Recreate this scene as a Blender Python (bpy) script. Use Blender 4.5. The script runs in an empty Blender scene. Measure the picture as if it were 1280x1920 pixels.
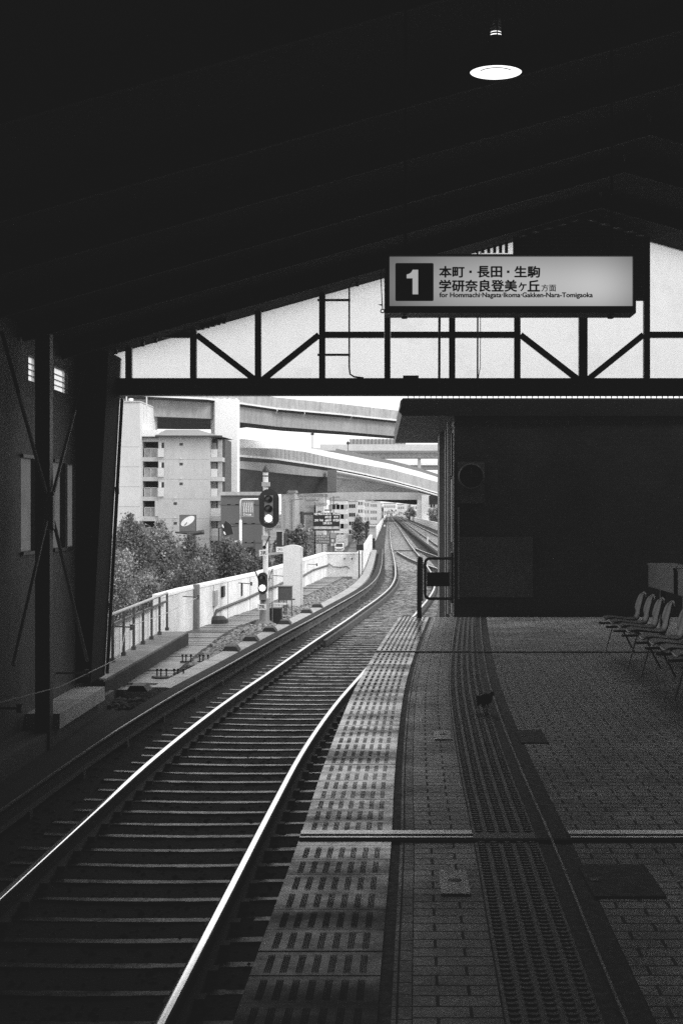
import bpy, bmesh, math, random
import numpy as np
from mathutils import Vector, Matrix
random.seed(7); rng = np.random.default_rng(11)
R = math.radians
scene = bpy.context.scene
COL = scene.collection
EYE = 1.55            # camera height above the platform; platform top is z = 0
F = 2800.0            # focal length in photograph pixels

# ---- measured points -> places in the station (metres) ----
def P(px, py, Y):
    return ((px - 740.0) * Y / F, Y, EYE + (960.0 - py) * Y / F)
def hermite(pts):
    xs = np.array([p[0] for p in pts], float); ys = np.array([p[1] for p in pts], float)
    m = np.gradient(ys, xs)
    def f(x):
        if x <= xs[0]: return float(ys[0] + m[0] * (x - xs[0]))
        if x >= xs[-1]: return float(ys[-1] + m[-1] * (x - xs[-1]))
        i = int(np.searchsorted(xs, x) - 1); i = max(0, min(i, len(xs) - 2))
        h = xs[i+1] - xs[i]; t = (x - xs[i]) / h
        return float((2*t**3-3*t**2+1)*ys[i] + (t**3-2*t**2+t)*h*m[i] + (-2*t**3+3*t**2)*ys[i+1] + (t**3-t**2)*h*m[i+1])
    return f
cen = hermite([(-30,-3.2),(0,-2.12),(7.4,-1.925),(9.8,-1.872),(12.9,-1.81),(15.6,-1.745),(19.5,-1.56),(24,-1.24),(29.75,-.83),(34.5,-.46),(39.2,-.12),(44.3,.24),(50.1,.56),(57.7,.75),(65,.775),(83,.69),(113,.46),(143,.32),(226,-.05),(376,-.85),(892,-3.2)])
edge = hermite([(-30,-.62),(0,-.52),(5.1,-.462),(7.2,-.43),(8.5,-.42),(10.6,-.388),(12.9,-.335),(16.56,-.189),(22.03,.087),(26,.3)])

# ---- mesh builder: collects shapes in world space, links ONE mesh object ----
class MB:
    def __init__(s): s.v = []; s.f = []; s.uv = {}; s.tone = []
    def add(s, vs, fs):
        o = len(s.v); s.v += [tuple(p) for p in vs]; s.f += [tuple(i + o for i in f) for f in fs]; return s
    def box(s, x0, x1, y0, y1, z0, z1):
        vs = [(x0,y0,z0),(x1,y0,z0),(x1,y1,z0),(x0,y1,z0),(x0,y0,z1),(x1,y0,z1),(x1,y1,z1),(x0,y1,z1)]
        return s.add(vs, [(0,3,2,1),(4,5,6,7),(0,1,5,4),(1,2,6,5),(2,3,7,6),(3,0,4,7)])
    def rbox(s, c, sx, sy, z0, z1, rz=0.0):
        ca, sa = math.cos(rz), math.sin(rz); o = []
        for z in (z0, z1):
            for a, b in ((-1,-1),(1,-1),(1,1),(-1,1)):
                x, y = a*sx/2, b*sy/2
                o.append((c[0]+x*ca-y*sa, c[1]+x*sa+y*ca, z))
        return s.add(o, [(0,3,2,1),(4,5,6,7),(0,1,5,4),(1,2,6,5),(2,3,7,6),(3,0,4,7)])
    def bar(s, p, q, w, h=None, up=(0,0,1)):
        """square bar from p to q, w across, h along the up side"""
        h = h or w; p = Vector(p); q = Vector(q); d = (q-p).normalized(); u = Vector(up)
        if abs(d.dot(u)) > .98: u = Vector((0,1,0))
        a = d.cross(u).normalized(); b = a.cross(d).normalized(); o = []
        for c in (p, q):
            for i, j in ((-1,-1),(1,-1),(1,1),(-1,1)): o.append(c + a*(i*w/2) + b*(j*h/2))
        return s.add(o, [(0,3,2,1),(4,5,6,7),(0,1,5,4),(1,2,6,5),(2,3,7,6),(3,0,4,7)])
    def tube(s, pts, r, n=8, caps=True):
        pts = [Vector(p) for p in pts]; rs = r if isinstance(r, (list, tuple)) else [r]*len(pts)
        rings = []; a = None
        for i, p in enumerate(pts):
            d = (pts[min(i+1, len(pts)-1)] - pts[max(i-1, 0)]).normalized()
            if a is None:
                u = Vector((0,0,1)) if abs(d.z) < .9 else Vector((0,1,0)); a = d.cross(u).normalized()
            else: a = (a - d*a.dot(d)).normalized()
            b = d.cross(a)
            rings.append([p + (a*math.cos(2*math.pi*k/n) + b*math.sin(2*math.pi*k/n))*rs[i] for k in range(n)])
        o = len(s.v)
        for rg in rings: s.v += [tuple(p) for p in rg]
        for i in range(len(rings)-1):
            for k in range(n): s.f.append((o+i*n+k, o+i*n+(k+1)%n, o+(i+1)*n+(k+1)%n, o+(i+1)*n+k))
        if caps:
            s.f.append(tuple(o+k for k in reversed(range(n)))); s.f.append(tuple(o+(len(rings)-1)*n+k for k in range(n)))
        return s
    def lathe(s, prof, c=(0,0,0), n=24, axis='z'):
        o = len(s.v)
        for r, h in prof:
            for k in range(n):
                t = 2*math.pi*k/n; x, y = r*math.cos(t), r*math.sin(t)
                if axis == 'z': q = (x, y, h)
                elif axis == 'y': q = (x, h, y)
                else: q = (h, x, y)
                s.v.append((c[0]+q[0], c[1]+q[1], c[2]+q[2]))
        for i in range(len(prof)-1):
            for k in range(n): s.f.append((o+i*n+k, o+i*n+(k+1)%n, o+(i+1)*n+(k+1)%n, o+(i+1)*n+k))
        return s
    def disc(s, c, r, n=24, axis='y', rz=None):
        o = len(s.v)
        for k in range(n):
            t = 2*math.pi*k/n; a, b = r*math.cos(t), (rz or r)*math.sin(t)
            q = (a,0,b) if axis == 'y' else ((a,b,0) if axis == 'z' else (0,a,b))
            s.v.append((c[0]+q[0], c[1]+q[1], c[2]+q[2]))
        s.f.append(tuple(range(o, o+n))); return s
    def prism(s, poly, d, off):
        """poly: 3-D outline, extruded by vector off"""
        n = len(poly); o = len(s.v)
        s.v += [tuple(p) for p in poly] + [(p[0]+off[0], p[1]+off[1], p[2]+off[2]) for p in poly]
        s.f.append(tuple(o+i for i in range(n))); s.f.append(tuple(o+n+i for i in reversed(range(n))))
        for i in range(n): s.f.append((o+i, o+n+i, o+n+(i+1)%n, o+(i+1)%n))
        return s
    def loft(s, rows, closed=False):
        """rows of equal length; a sheet through them (closed: last row joins the first)"""
        n = len(rows[0]); o = len(s.v)
        for r in rows: s.v += [tuple(p) for p in r]
        m = len(rows)
        for i in range(m if closed else m-1):
            j = (i+1) % m
            for k in range(n-1): s.f.append((o+i*n+k, o+i*n+k+1, o+j*n+k+1, o+j*n+k))
        if closed:
            s.f.append(tuple(o+i*n for i in range(m))); s.f.append(tuple(o+i*n+n-1 for i in reversed(range(m))))
        return s
    def sweep(s, path, sec):
        """path: list of (x, y); sec: closed outline of (offset to +x side, z)"""
        rows = []
        for d, z in sec:
            row = []
            for i, (x, y) in enumerate(path):
                a = path[max(i-1,0)]; b = path[min(i+1,len(path)-1)]
                L = math.hypot(b[0]-a[0], b[1]-a[1]); nx, ny = (b[1]-a[1])/L, -(b[0]-a[0])/L
                row.append((x+nx*d, y+ny*d, z))
            rows.append(row)
        return s.loft(rows, True)
    def build(s, name, mat, parent=None, smooth=False, kind=None):
        if parent is None and kind is None:
            a = np.array(s.v); org = Vector((float(a[:,0].mean()), float(a[:,1].mean()), float(a[:,2].min())))
        elif parent is None: org = Vector((0,0,0))
        else:
            r = parent
            while r.parent: r = r.parent
            org = Vector(r.location)
        me = bpy.data.meshes.new(name)
        me.from_pydata([(x-org.x, y-org.y, z-org.z) for x, y, z in s.v], [], s.f)
        me.materials.append(mat)
        bm = bmesh.new(); bm.from_mesh(me); bmesh.ops.recalc_face_normals(bm, faces=bm.faces); bm.to_mesh(me); bm.free()
        if s.tone:
            at = me.attributes.new('tone', 'FLOAT', 'FACE'); at.data.foreach_set('value', s.tone)
        if smooth: me.polygons.foreach_set('use_smooth', [True]*len(me.polygons))
        o = bpy.data.objects.new(name, me); COL.objects.link(o)
        if parent is None: o.location = org
        else: o.parent = parent
        if kind: o['kind'] = kind
        return o
def tag(o, label, cat, group=None):
    o['label'] = label; o['category'] = cat
    if group: o['group'] = group
    return o
def thing(name, label, cat, loc=(0,0,0), group=None):
    o = bpy.data.objects.new(name, None); COL.objects.link(o); o.location = loc; o.empty_display_size = .1
    return tag(o, label, cat, group)
def dup(root, loc, label=None):
    r = root.copy(); COL.objects.link(r); r.location = loc
    if label: r['label'] = label
    def kids(a, b):
        for ch in list(a.children):
            c = ch.copy(); COL.objects.link(c); c.parent = b; kids(ch, c)
    kids(root, r); return r

# ---- procedural materials (black-and-white world: every colour is a grey) ----
def nodes(name):
    m = bpy.data.materials.new(name); m.use_nodes = True; nt = m.node_tree
    return m, nt, nt.nodes['Principled BSDF']
def N(nt, t, **kw):
    n = nt.nodes.new(t)
    for k, v in kw.items(): setattr(n, k, v)
    return n
def math_(nt, op, a, b=None, clamp=False):
    n = N(nt, 'ShaderNodeMath', operation=op); n.use_clamp = clamp
    for i, x in enumerate((a, b)):
        if x is None: continue
        if isinstance(x, (int, float)): n.inputs[i].default_value = x
        else: nt.links.new(x, n.inputs[i])
    return n.outputs[0]
def noise(nt, vec, scale, detail=4, rough=.6, sx=None):
    if sx:
        mp = N(nt, 'ShaderNodeMapping'); mp.inputs['Scale'].default_value = sx; nt.links.new(vec, mp.inputs['Vector']); vec = mp.outputs[0]
    n = N(nt, 'ShaderNodeTexNoise'); n.inputs['Scale'].default_value = scale; n.inputs['Detail'].default_value = detail; n.inputs['Roughness'].default_value = rough
    nt.links.new(vec, n.inputs['Vector']); return n.outputs['Fac']
def remap(nt, x, a, b, c, d):
    n = N(nt, 'ShaderNodeMapRange'); nt.links.new(x, n.inputs[0])
    for i, v in enumerate((a, b, c, d)): n.inputs[i+1].default_value = v
    return n.outputs[0]
def mat(name, v, rough=.8, spec=.3, metal=0., amt=.25, scale=2., fine=25., bump=0., bscale=60., streak=0., stretch=None, specks=None):
    m, nt, b = nodes(name)
    pos = N(nt, 'ShaderNodeNewGeometry').outputs['Position']
    a = remap(nt, noise(nt, pos, scale, 5, .6, stretch), .3, .7, 1-amt, 1+amt)
    c = remap(nt, noise(nt, pos, fine, 3, .7), .3, .7, 1-amt*.6, 1+amt*.6)
    val = math_(nt, 'MULTIPLY', math_(nt, 'MULTIPLY', a, c), v)
    if streak:
        s = remap(nt, noise(nt, pos, 1, 4, .7, (1.3, 1.3, .3)), .45, .75, 1., 1-streak)
        val = math_(nt, 'MULTIPLY', val, s)
    if specks:
        sp = remap(nt, noise(nt, pos, specks[0], 2, .5), specks[1], specks[1]+.03, 0, specks[2])
        val = math_(nt, 'ADD', val, sp)
    nt.links.new(val, b.inputs['Base Color'])
    b.inputs['Roughness'].default_value = rough; b.inputs['Specular IOR Level'].default_value = spec; b.inputs['Metallic'].default_value = metal
    if rough < .75:
        nt.links.new(math_(nt, 'MULTIPLY', c, rough, True), b.inputs['Roughness'])
    if bump:
        bp = N(nt, 'ShaderNodeBump'); bp.inputs['Strength'].default_value = bump; bp.inputs['Distance'].default_value = .02
        nt.links.new(noise(nt, pos, bscale, 3, .7), bp.inputs['Height']); nt.links.new(bp.outputs[0], b.inputs['Normal'])
    return m
def brickmat(name, v, w, h, mortar=.006, mv=.3, off=.5, rough=.5, spec=.5, amt=.3, swap=False, uv=True, bump=.3, rowtone=.25):
    m, nt, b = nodes(name)
    if uv: vec = N(nt, 'ShaderNodeUVMap').outputs[0]
    else:
        vec = N(nt, 'ShaderNodeNewGeometry').outputs['Position']
        sp = N(nt, 'ShaderNodeSeparateXYZ'); nt.links.new(vec, sp.inputs[0]); cb = N(nt, 'ShaderNodeCombineXYZ')
        nt.links.new(sp.outputs[1] if swap else sp.outputs[0], cb.inputs[0]); nt.links.new(sp.outputs[2], cb.inputs[1]); vec = cb.outputs[0]
    t = N(nt, 'ShaderNodeTexBrick'); t.offset = off; nt.links.new(vec, t.inputs['Vector'])
    t.inputs['Color1'].default_value = (v,)*3+(1,); t.inputs['Color2'].default_value = (v*(1-rowtone),)*3+(1,); t.inputs['Mortar'].default_value = (v*mv,)*3+(1,)
    t.inputs['Scale'].default_value = 1; t.inputs['Mortar Size'].default_value = mortar; t.inputs['Mortar Smooth'].default_value = .15
    t.inputs['Bias'].default_value = 0; t.inputs['Brick Width'].default_value = w; t.inputs['Row Height'].default_value = h
    pos = N(nt, 'ShaderNodeNewGeometry').outputs['Position']
    a = remap(nt, noise(nt, pos, 1.3, 5, .65), .3, .7, 1-amt, 1+amt); c = remap(nt, noise(nt, pos, 45, 3, .7), .3, .7, 1-amt*.6, 1+amt*.6)
    mul = N(nt, 'ShaderNodeMix', data_type='RGBA', blend_type='MULTIPLY'); mul.inputs[0].default_value = 1
    nt.links.new(t.outputs['Color'], mul.inputs[6]); nt.links.new(math_(nt, 'MULTIPLY', a, c), mul.inputs[7]); nt.links.new(mul.outputs[2], b.inputs['Base Color'])
    b.inputs['Specular IOR Level'].default_value = spec
    nt.links.new(math_(nt, 'ADD', math_(nt, 'MULTIPLY', t.outputs['Fac'], .35), math_(nt, 'MULTIPLY', math_(nt, 'MULTIPLY', a, c), rough), True), b.inputs['Roughness'])
    bp = N(nt, 'ShaderNodeBump'); bp.inputs['Strength'].default_value = bump; bp.inputs['Distance'].default_value = .004
    h_ = math_(nt, 'ADD', math_(nt, 'MULTIPLY', t.outputs['Fac'], -1.), math_(nt, 'MULTIPLY', noise(nt, pos, 120, 2, .6), .5))
    nt.links.new(h_, bp.inputs['Height']); nt.links.new(bp.outputs[0], b.inputs['Normal'])
    return m
def emit(name, v, strength):
    m, nt, b = nodes(name); b.inputs['Base Color'].default_value = (v,)*3+(1,)
    b.inputs['Emission Color'].default_value = (1,1,1,1); b.inputs['Emission Strength'].default_value = strength
    return m
def leafmat(name, v):
    m, nt, b = nodes(name); nt.nodes.remove(b); out = nt.nodes['Material Output']
    at = N(nt, 'ShaderNodeAttribute'); at.attribute_name = 'tone'
    val = math_(nt, 'MULTIPLY', at.outputs['Fac'], v)
    d = N(nt, 'ShaderNodeBsdfDiffuse'); t = N(nt, 'ShaderNodeBsdfTranslucent'); mx = N(nt, 'ShaderNodeMixShader'); mx.inputs[0].default_value = .25
    g = N(nt, 'ShaderNodeBsdfGlossy'); g.inputs['Roughness'].default_value = .45; g.inputs['Color'].default_value = (.5,.5,.5,1); m2 = N(nt, 'ShaderNodeMixShader'); m2.inputs[0].default_value = .05
    nt.links.new(val, d.inputs['Color']); nt.links.new(val, t.inputs['Color'])
    nt.links.new(d.outputs[0], mx.inputs[1]); nt.links.new(t.outputs[0], mx.inputs[2]); nt.links.new(mx.outputs[0], m2.inputs[1]); nt.links.new(g.outputs[0], m2.inputs[2]); nt.links.new(m2.outputs[0], out.inputs[0])
    return m
def panelmat(name, v, clear=.0):
    """frosted sheet: light falls through it, with dirt gathered in blotches"""
    m, nt, b = nodes(name); nt.nodes.remove(b); out = nt.nodes['Material Output']
    pos = N(nt, 'ShaderNodeNewGeometry').outputs['Position']
    a = remap(nt, noise(nt, pos, 1.6, 6, .7), .52, .8, 1., .8); c = remap(nt, noise(nt, pos, 1, 4, .7, (9., 9., .5)), .5, .8, 1., .95)
    val = math_(nt, 'MULTIPLY', math_(nt, 'MULTIPLY', a, c), v, True)
    t = N(nt, 'ShaderNodeBsdfTranslucent'); d = N(nt, 'ShaderNodeBsdfDiffuse'); mx = N(nt, 'ShaderNodeMixShader'); mx.inputs[0].default_value = .08
    nt.links.new(val, t.inputs['Color']); nt.links.new(val, d.inputs['Color']); nt.links.new(t.outputs[0], mx.inputs[1]); nt.links.new(d.outputs[0], mx.inputs[2])
    if clear:
        tr = N(nt, 'ShaderNodeBsdfTransparent'); m2 = N(nt, 'ShaderNodeMixShader'); m2.inputs[0].default_value = clear
        nt.links.new(mx.outputs[0], m2.inputs[1]); nt.links.new(tr.outputs[0], m2.inputs[2]); nt.links.new(m2.outputs[0], out.inputs[0])
    else: nt.links.new(mx.outputs[0], out.inputs[0])
    return m

dark_steel = mat('dark_painted_steel', .045, .5, .4, amt=.3)
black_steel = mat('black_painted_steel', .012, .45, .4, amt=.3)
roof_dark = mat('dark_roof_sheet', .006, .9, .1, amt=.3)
rail_top = mat('polished_rail_head', .95, .17, .6, metal=1., amt=.12, scale=.8, stretch=(8,1,8))
rail_side = mat('rusty_rail_side', .06, .75, .3, amt=.4, scale=6)

def paint_falloff(m, y0=13., y1=27., lo=.12):
    """light falloff inside the station painted into the base colour: darker toward the camera"""
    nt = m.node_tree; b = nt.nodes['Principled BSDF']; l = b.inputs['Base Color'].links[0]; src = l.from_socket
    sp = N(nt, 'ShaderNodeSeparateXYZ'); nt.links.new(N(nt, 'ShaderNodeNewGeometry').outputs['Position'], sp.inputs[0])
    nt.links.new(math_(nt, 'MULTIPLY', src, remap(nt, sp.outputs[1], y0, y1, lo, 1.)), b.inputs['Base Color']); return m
ballast_m = paint_falloff(mat('ballast_stone', .055, .9, .1, amt=.6, scale=3, fine=22, bump=1., bscale=35))
stone_m = paint_falloff(mat('loose_stone', .095, .9, .1, amt=.6, scale=9, fine=17))
wood = paint_falloff(mat('weathered_sleeper', .42, .42, .5, amt=.35, scale=4, fine=60, bump=.12, bscale=90, specks=(26., .665, .8)), 9., 16., .03)
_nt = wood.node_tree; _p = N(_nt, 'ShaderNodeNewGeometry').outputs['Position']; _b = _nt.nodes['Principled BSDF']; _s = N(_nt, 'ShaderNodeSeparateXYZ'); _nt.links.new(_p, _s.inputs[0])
_g = math_(_nt, 'MULTIPLY', remap(_nt, _s.outputs[1], 8., 15., .05, 1.), remap(_nt, noise(_nt, _p, 5., 4, .7), .40, .56, .12, 1.))     # grease and gravel dust in patches; sheen faded toward the camera for light falloff
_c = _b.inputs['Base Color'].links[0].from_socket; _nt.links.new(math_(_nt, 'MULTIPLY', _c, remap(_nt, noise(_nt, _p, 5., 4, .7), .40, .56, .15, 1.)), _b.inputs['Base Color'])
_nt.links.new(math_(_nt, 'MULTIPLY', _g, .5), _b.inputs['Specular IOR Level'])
concrete = mat('weathered_concrete', .33, .8, .3, amt=.22, scale=1.4, fine=18, bump=.3, streak=.25)
white_wall = mat('stained_white_wall', .76, .75, .3, amt=.16, scale=1.6, fine=14, streak=.3, bump=.2)
pale = mat('pale_concrete', .62, .75, .3, amt=.1, scale=.4, fine=3, streak=.12)
white_paint = mat('white_paint', .8, .5, .4, amt=.05)
grey_paint = mat('grey_paint', .35, .5, .4, amt=.12)
mid_grey = mat('mid_grey_paint', .16, .5, .4, amt=.15)
slab_m = mat('walkway_slab', .12, .4, .5, amt=.7, scale=.9, fine=30, stretch=(.5, 4., 1.), bump=.15)
lamp_white = emit('lit_lamp', .8, 1.6)
signal_lit = emit('lit_signal_lens', .8, 5.)
lens_dark = mat('dark_signal_lens', .02, .12, .6, amt=.1)
chrome = mat('bright_metal', .65, .25, .6, metal=1., amt=.15)
# =====================================================  PLATFORM  =====================================================
def strip(name, m, d0, d1, y0, y1, z=0., step=.5, x1=None, kind='structure', thick=0.):
    """sheet following the platform edge from offset d0 to d1 (or to the fixed x1), with a UV map in metres"""
    n = max(2, int((y1-y0)/step)+1); nd = 2 if x1 is None else 24
    vs = []; uv = []
    for i in range(n):
        y = y0+(y1-y0)*i/(n-1); e = edge(y)
        for j in range(nd):
            d = d0+((d1 if x1 is None else x1-e)-d0)*j/(nd-1)
            vs.append((e+d, y, z)); uv.append((d+20., y+60.))
    fs = [(i*nd+j, i*nd+j+1, (i+1)*nd+j+1, (i+1)*nd+j) for i in range(n-1) for j in range(nd-1)]
    me = bpy.data.meshes.new(name); me.from_pydata(vs, [], fs); me.materials.append(m)
    ul = me.uv_layers.new(name='UVMap')
    for l in me.loops: ul.data[l.index].uv = uv[l.vertex_index]
    o = bpy.data.objects.new(name, me); COL.objects.link(o); o['kind'] = kind
    return o
PEND = 22.0
plate_m = mat('cast_edge_plate', .22, .3, .75, amt=.5, scale=.8, fine=22, bump=.05, bscale=150, stretch=(.7, 1.6, 1.))
_nt = plate_m.node_tree; _p = N(_nt, 'ShaderNodeNewGeometry').outputs['Position']; _sy = N(_nt, 'ShaderNodeSeparateXYZ'); _nt.links.new(_p, _sy.inputs[0])
_nt.links.new(math_(_nt, 'ADD', remap(_nt, noise(_nt, _p, 1.1, 4, .6, (.6, 1.5, 1.)), .40, .64, .14, .42), math_(_nt, 'ADD', remap(_nt, noise(_nt, _p, 9., 4, .7), .4, .7, -.03, .10), remap(_nt, _sy.outputs[1], 4., 7., .45, 0.))), _nt.nodes['Principled BSDF'].inputs['Roughness'])
rib_m = mat('rubber_rib', .03, .9, .1, amt=.2)
border_m = brickmat('pale_border_tile', .62, .075, .12, .004, .35, 0., .5, .5)
paver_m = brickmat('grey_clay_paver', .25, .205, .105, .006, .25, .5, .42, .6)
paver_far = brickmat('dark_clay_paver', .48, .205, .105, .007, .15, .5, .45, .5)
tact_m = mat('tactile_tile', .115, .5, .5, amt=.25, scale=3, fine=30)
chan_m = mat('dark_drain_channel', .035, .7, .3, amt=.3)

body = MB(); ys = [-30+52.*i/40 for i in range(41)]
body.loft([[(edge(y)+.004, y, -.006) for y in ys], [(edge(y)+.004, y, -1.3) for y in ys], [(5.7, y, -1.3) for y in ys], [(5.7, y, -.006) for y in ys]], True)
body.build('platform', concrete, kind='structure')
# footed plates along the edge, each with seven bundles of grip ribs
pl = MB(); rb = MB(); p = .278; k = 0; y = 2.2
while y < PEND-.05:
    yy = min(y+p-.005, PEND)
    q0 = random.uniform(-.0016,.0008); q1 = random.uniform(-.0016,.0008)
    pl.add([(edge(y)-.02,y,-.05),(edge(y)+.415,y,-.05),(edge(yy)+.415,yy,-.05),(edge(yy)-.02,yy,-.05),(edge(y)-.02,y,.005+q0),(edge(y)+.415,y,.005+q0),(edge(yy)+.415,yy,.005+q1),(edge(yy)-.02,yy,.005+q1)],
           [(0,3,2,1),(4,5,6,7),(0,1,5,4),(1,2,6,5),(2,3,7,6),(3,0,4,7)])
    if not (6.9 < y+p/2 < 7.25):
        for i in range(7):
            for j in range(4):
                d = .034+.0535*i+(j-1.5)*.0062; a = y+.035; b = y+p-.055
                ea, eb = edge(a), edge(b)
                rb.add([(ea+d-.0018,a,.005),(ea+d+.0018,a,.005),(eb+d+.0018,b,.005),(eb+d-.0018,b,.005),(ea+d-.0014,a,.0075),(ea+d+.0014,a,.0075),(eb+d+.0014,b,.0075),(eb+d-.0014,b,.0075)],
                       [(4,5,6,7),(0,1,5,4),(1,2,6,5),(2,3,7,6),(3,0,4,7)])
    y += p
o = pl.build('platform_edge_paving', plate_m, kind='structure'); rb.build('grip_rib', rib_m, o)['kind'] = 'stuff'
strip('platform_gap', chan_m, .415, .458, -30, PEND, -.004)
strip('platform_border_paving', border_m, .458, .52, -30, PEND)
strip('platform_brick_paving', paver_m, .524, .80, -30, PEND)
strip('platform_joint', chan_m, .80, .806, -30, PEND, -.003); strip('platform_joint', chan_m, .52, .524, -30, PEND, -.003)
ta = strip('tactile_paving', tact_m, .806, 1.104, -30, PEND)
strip('tactile_paving', mat('worn_tile_edge', .42, .5, .5, amt=.5, scale=5), .808, .819, -30, PEND, .0015)
dm = MB(); y = 3.2; row = 0
while y < PEND-.04:
    if not 7.08 < y < 7.2:
        e = edge(y)
        for i in range(5):
            c = e+.836+.0595*i
            ring = [(c+.022*math.cos(t)*s_, y+.016*math.sin(t)*s_, z) for s_, z in ((1,0.),(.72,.0048)) for t in [2*math.pi*q/8 for q in range(8)]]
            dm.add(ring, [(q,(q+1)%8,8+(q+1)%8,8+q) for q in range(8)]+[tuple(range(8,16))])
    y += .05
dm.build('tactile_bump', tact_m, ta)['kind'] = 'stuff'
strip('platform_drain_paving', chan_m, 1.104, 1.262, -30, PEND, -.003)
rim = MB(); ys = [-5+27.*i/80 for i in range(81)]
rim.loft([[(edge(y)+1.163+random.uniform(-.001,.001), y, -.003) for y in ys], [(edge(y)+1.165, y, .008) for y in ys], [(edge(y)+1.175, y, .008) for y in ys], [(edge(y)+1.177, y, -.003) for y in ys]], True)
tag(rim.build('drain_rim', mat('worn_drain_rim', .3, .4, .5, amt=.4, scale=6)), 'thin worn metal rim running along the dark drain channel', 'drain rim')
strip('platform_far_paving', paver_far, 1.262, 0, -30, PEND, 0., x1=5.7)
# joints across the platform
jm = mat('worn_joint_metal', .8, .3, .6, metal=.6, amt=.3, scale=4)
j = MB(); e = edge(7.11)
for a, b in ((-.02,.80),(1.262,4.5)):
    j.box(e+a, e+b, 7.135, 7.215, -.001, .013); j.box(e+a, e+b, 7.065, 7.09, -.001, .011)
jo = thing('expansion_joint', 'bright metal expansion joint crossing the platform nearest the camera side', 'expansion joint', (e+.4,7.1,0))
jo['label'] = 'bright double metal expansion joint crossing ribbed plates and brick paving'
j.build('joint_bar', jm, jo); MB().box(e-.02, e+4.5, 7.02, 7.063, -.001, .0075).build('joint_slot', rib_m, jo)
e = edge(16.5); jo = thing('expansion_joint', 'thin dark expansion joint crossing the paving before the platform end', 'expansion joint', (e+.4,16.5,0))
MB().box(e-.02, e+5, 16.44, 16.52, -.001, .008).build('joint_slot', rib_m, jo); MB().box(e-.02, e+1.0, 16.54, 16.60, -.001, .009).build('joint_bar', mid_grey, jo)
# plates set in the paving
hm = mat('dark_cover_plate', .06, .7, .3, amt=.35, scale=20)
for x0, x1, y0, y1, lab in ((.845,1.03,10.0,10.58,'small dark cover plate in the paving beside the drain channel'), (.80,1.09,6.0,6.53,'large dark cover plate in the paving near the metal joint')):
    sk = (x1-x0)*.0
    c = thing('floor_cover', lab, 'cover plate', ((x0+x1)/2,(y0+y1)/2,0))
    MB().box(x0, x1, y0, y1, .001, .0065).build('plate', hm, c)
    MB().box(x0+.02, x0+.05, (y0+y1)/2-.02, (y0+y1)/2+.02, .0066, .009).build('lifting_hole', black_steel, c)
lid = mat('pale_access_lid', .85, .35, .5, amt=.4, scale=9)
for cx, cy, lab in ((.246, 6.24, 'pale square access lid with a dark stain in the brick paving'), (.33, 10.35, 'small pale access lid further along the brick paving')):
    c = thing('access_lid', lab, 'access lid', (cx,cy,0))
    MB().box(cx-.06, cx+.06, cy-.20, cy+.20, .001, .007).build('lid', lid, c); MB().lathe([(0,.0078),(.026,.0078),(.03,.0072)], (cx+.005,cy+.02,0), 12).build('stain', mat('dark_stain', .06, .6, .3), c)

# =====================================================  TRACK  =====================================================
def bedL(y):
    if y < 30: return -4.62
    if y < 61: return float(np.interp(y, [30,41,61], [-4.62,-3.85,-2.95]))
    return cen(y)-.717-1.62
def dip(d): return .021*max(0., 1-(d/.95)**2)
bed = MB(); ys = list(np.concatenate([np.arange(-30,60,.5), np.arange(60,200,3), np.arange(200,940,20)]))
rows = []
for j in range(81):
    t = j/80.; row = []
    for y in ys:
        a, b = bedL(y), 7.6
        x = a+(b-a)*t
        row.append((x, y, -1.184+random.uniform(-.006,.006)-dip(x-cen(y))))
    rows.append(row)
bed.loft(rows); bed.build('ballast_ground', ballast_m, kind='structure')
via = MB(); yv = ys[::4]+[ys[-1]]
via.loft([[(bedL(y)-.3,y,-1.26) for y in yv], [(7.9,y,-1.26) for y in yv], [(7.9,y,-2.6) for y in yv], [(bedL(y)-.3,y,-2.6) for y in yv]], True)
via.build('viaduct_ground', concrete, kind='structure')

def rail(name, label, off, y0, y1, path=cen, group='running rails', fx=True):
    ys = np.concatenate([np.arange(y0, min(y1,70), .6), np.arange(70, y1, 4)]) if y1 > 70 else np.arange(y0, y1+.01, .5)
    pa = [(path(y)+off, y) for y in ys]
    t = thing(name, label, 'rail', (path(y0)+off, y0, -1.16), group)
    MB().sweep(pa, [(-.065,-1.16),(.065,-1.16),(.06,-1.148),(.012,-1.135),(.012,-1.045),(.034,-1.035),(.034,-1.010),(-.034,-1.010),(-.034,-1.035),(-.012,-1.045),(-.012,-1.135),(-.06,-1.148)]).build('web', rail_side, t)
    MB().sweep(pa, [(-.028,-1.009),(.028,-1.009),(.0255,-1.0035),(.019,-1.001),(.010,-1.0002),(0,-1.),(-.010,-1.0002),(-.019,-1.001),(-.0255,-1.0035)]).build('head', rail_top, t, True)
    if fx:
        f = MB(); y = 7.2
        while y < 75:
            x = path(y)+off
            for s in (-1,1): f.box(x+s*.085-.03, x+s*.085+.03, y-.05, y+.05, -1.165, -1.125+.01*s)
            y += .51
        f.build('fastening', rail_side, t)['kind'] = 'stuff'
    return t
rail('running_rail', 'shiny curved running rail on the side away from the platform', -.7515, -30, 900)
rail('running_rail', 'shiny running rail beside the platform edge', .7515, -30, 900)
# guard rail inside the curve
ys = np.arange(30, 60, .6)
tag(MB().sweep([(cen(y)-.60, y) for y in ys], [(-.03,-1.17),(.03,-1.17),(.03,-1.03),(-.03,-1.03)]).build('guard_rail', rail_side), 'dark guard rail set close inside the curved running rail', 'guard rail')
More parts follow.
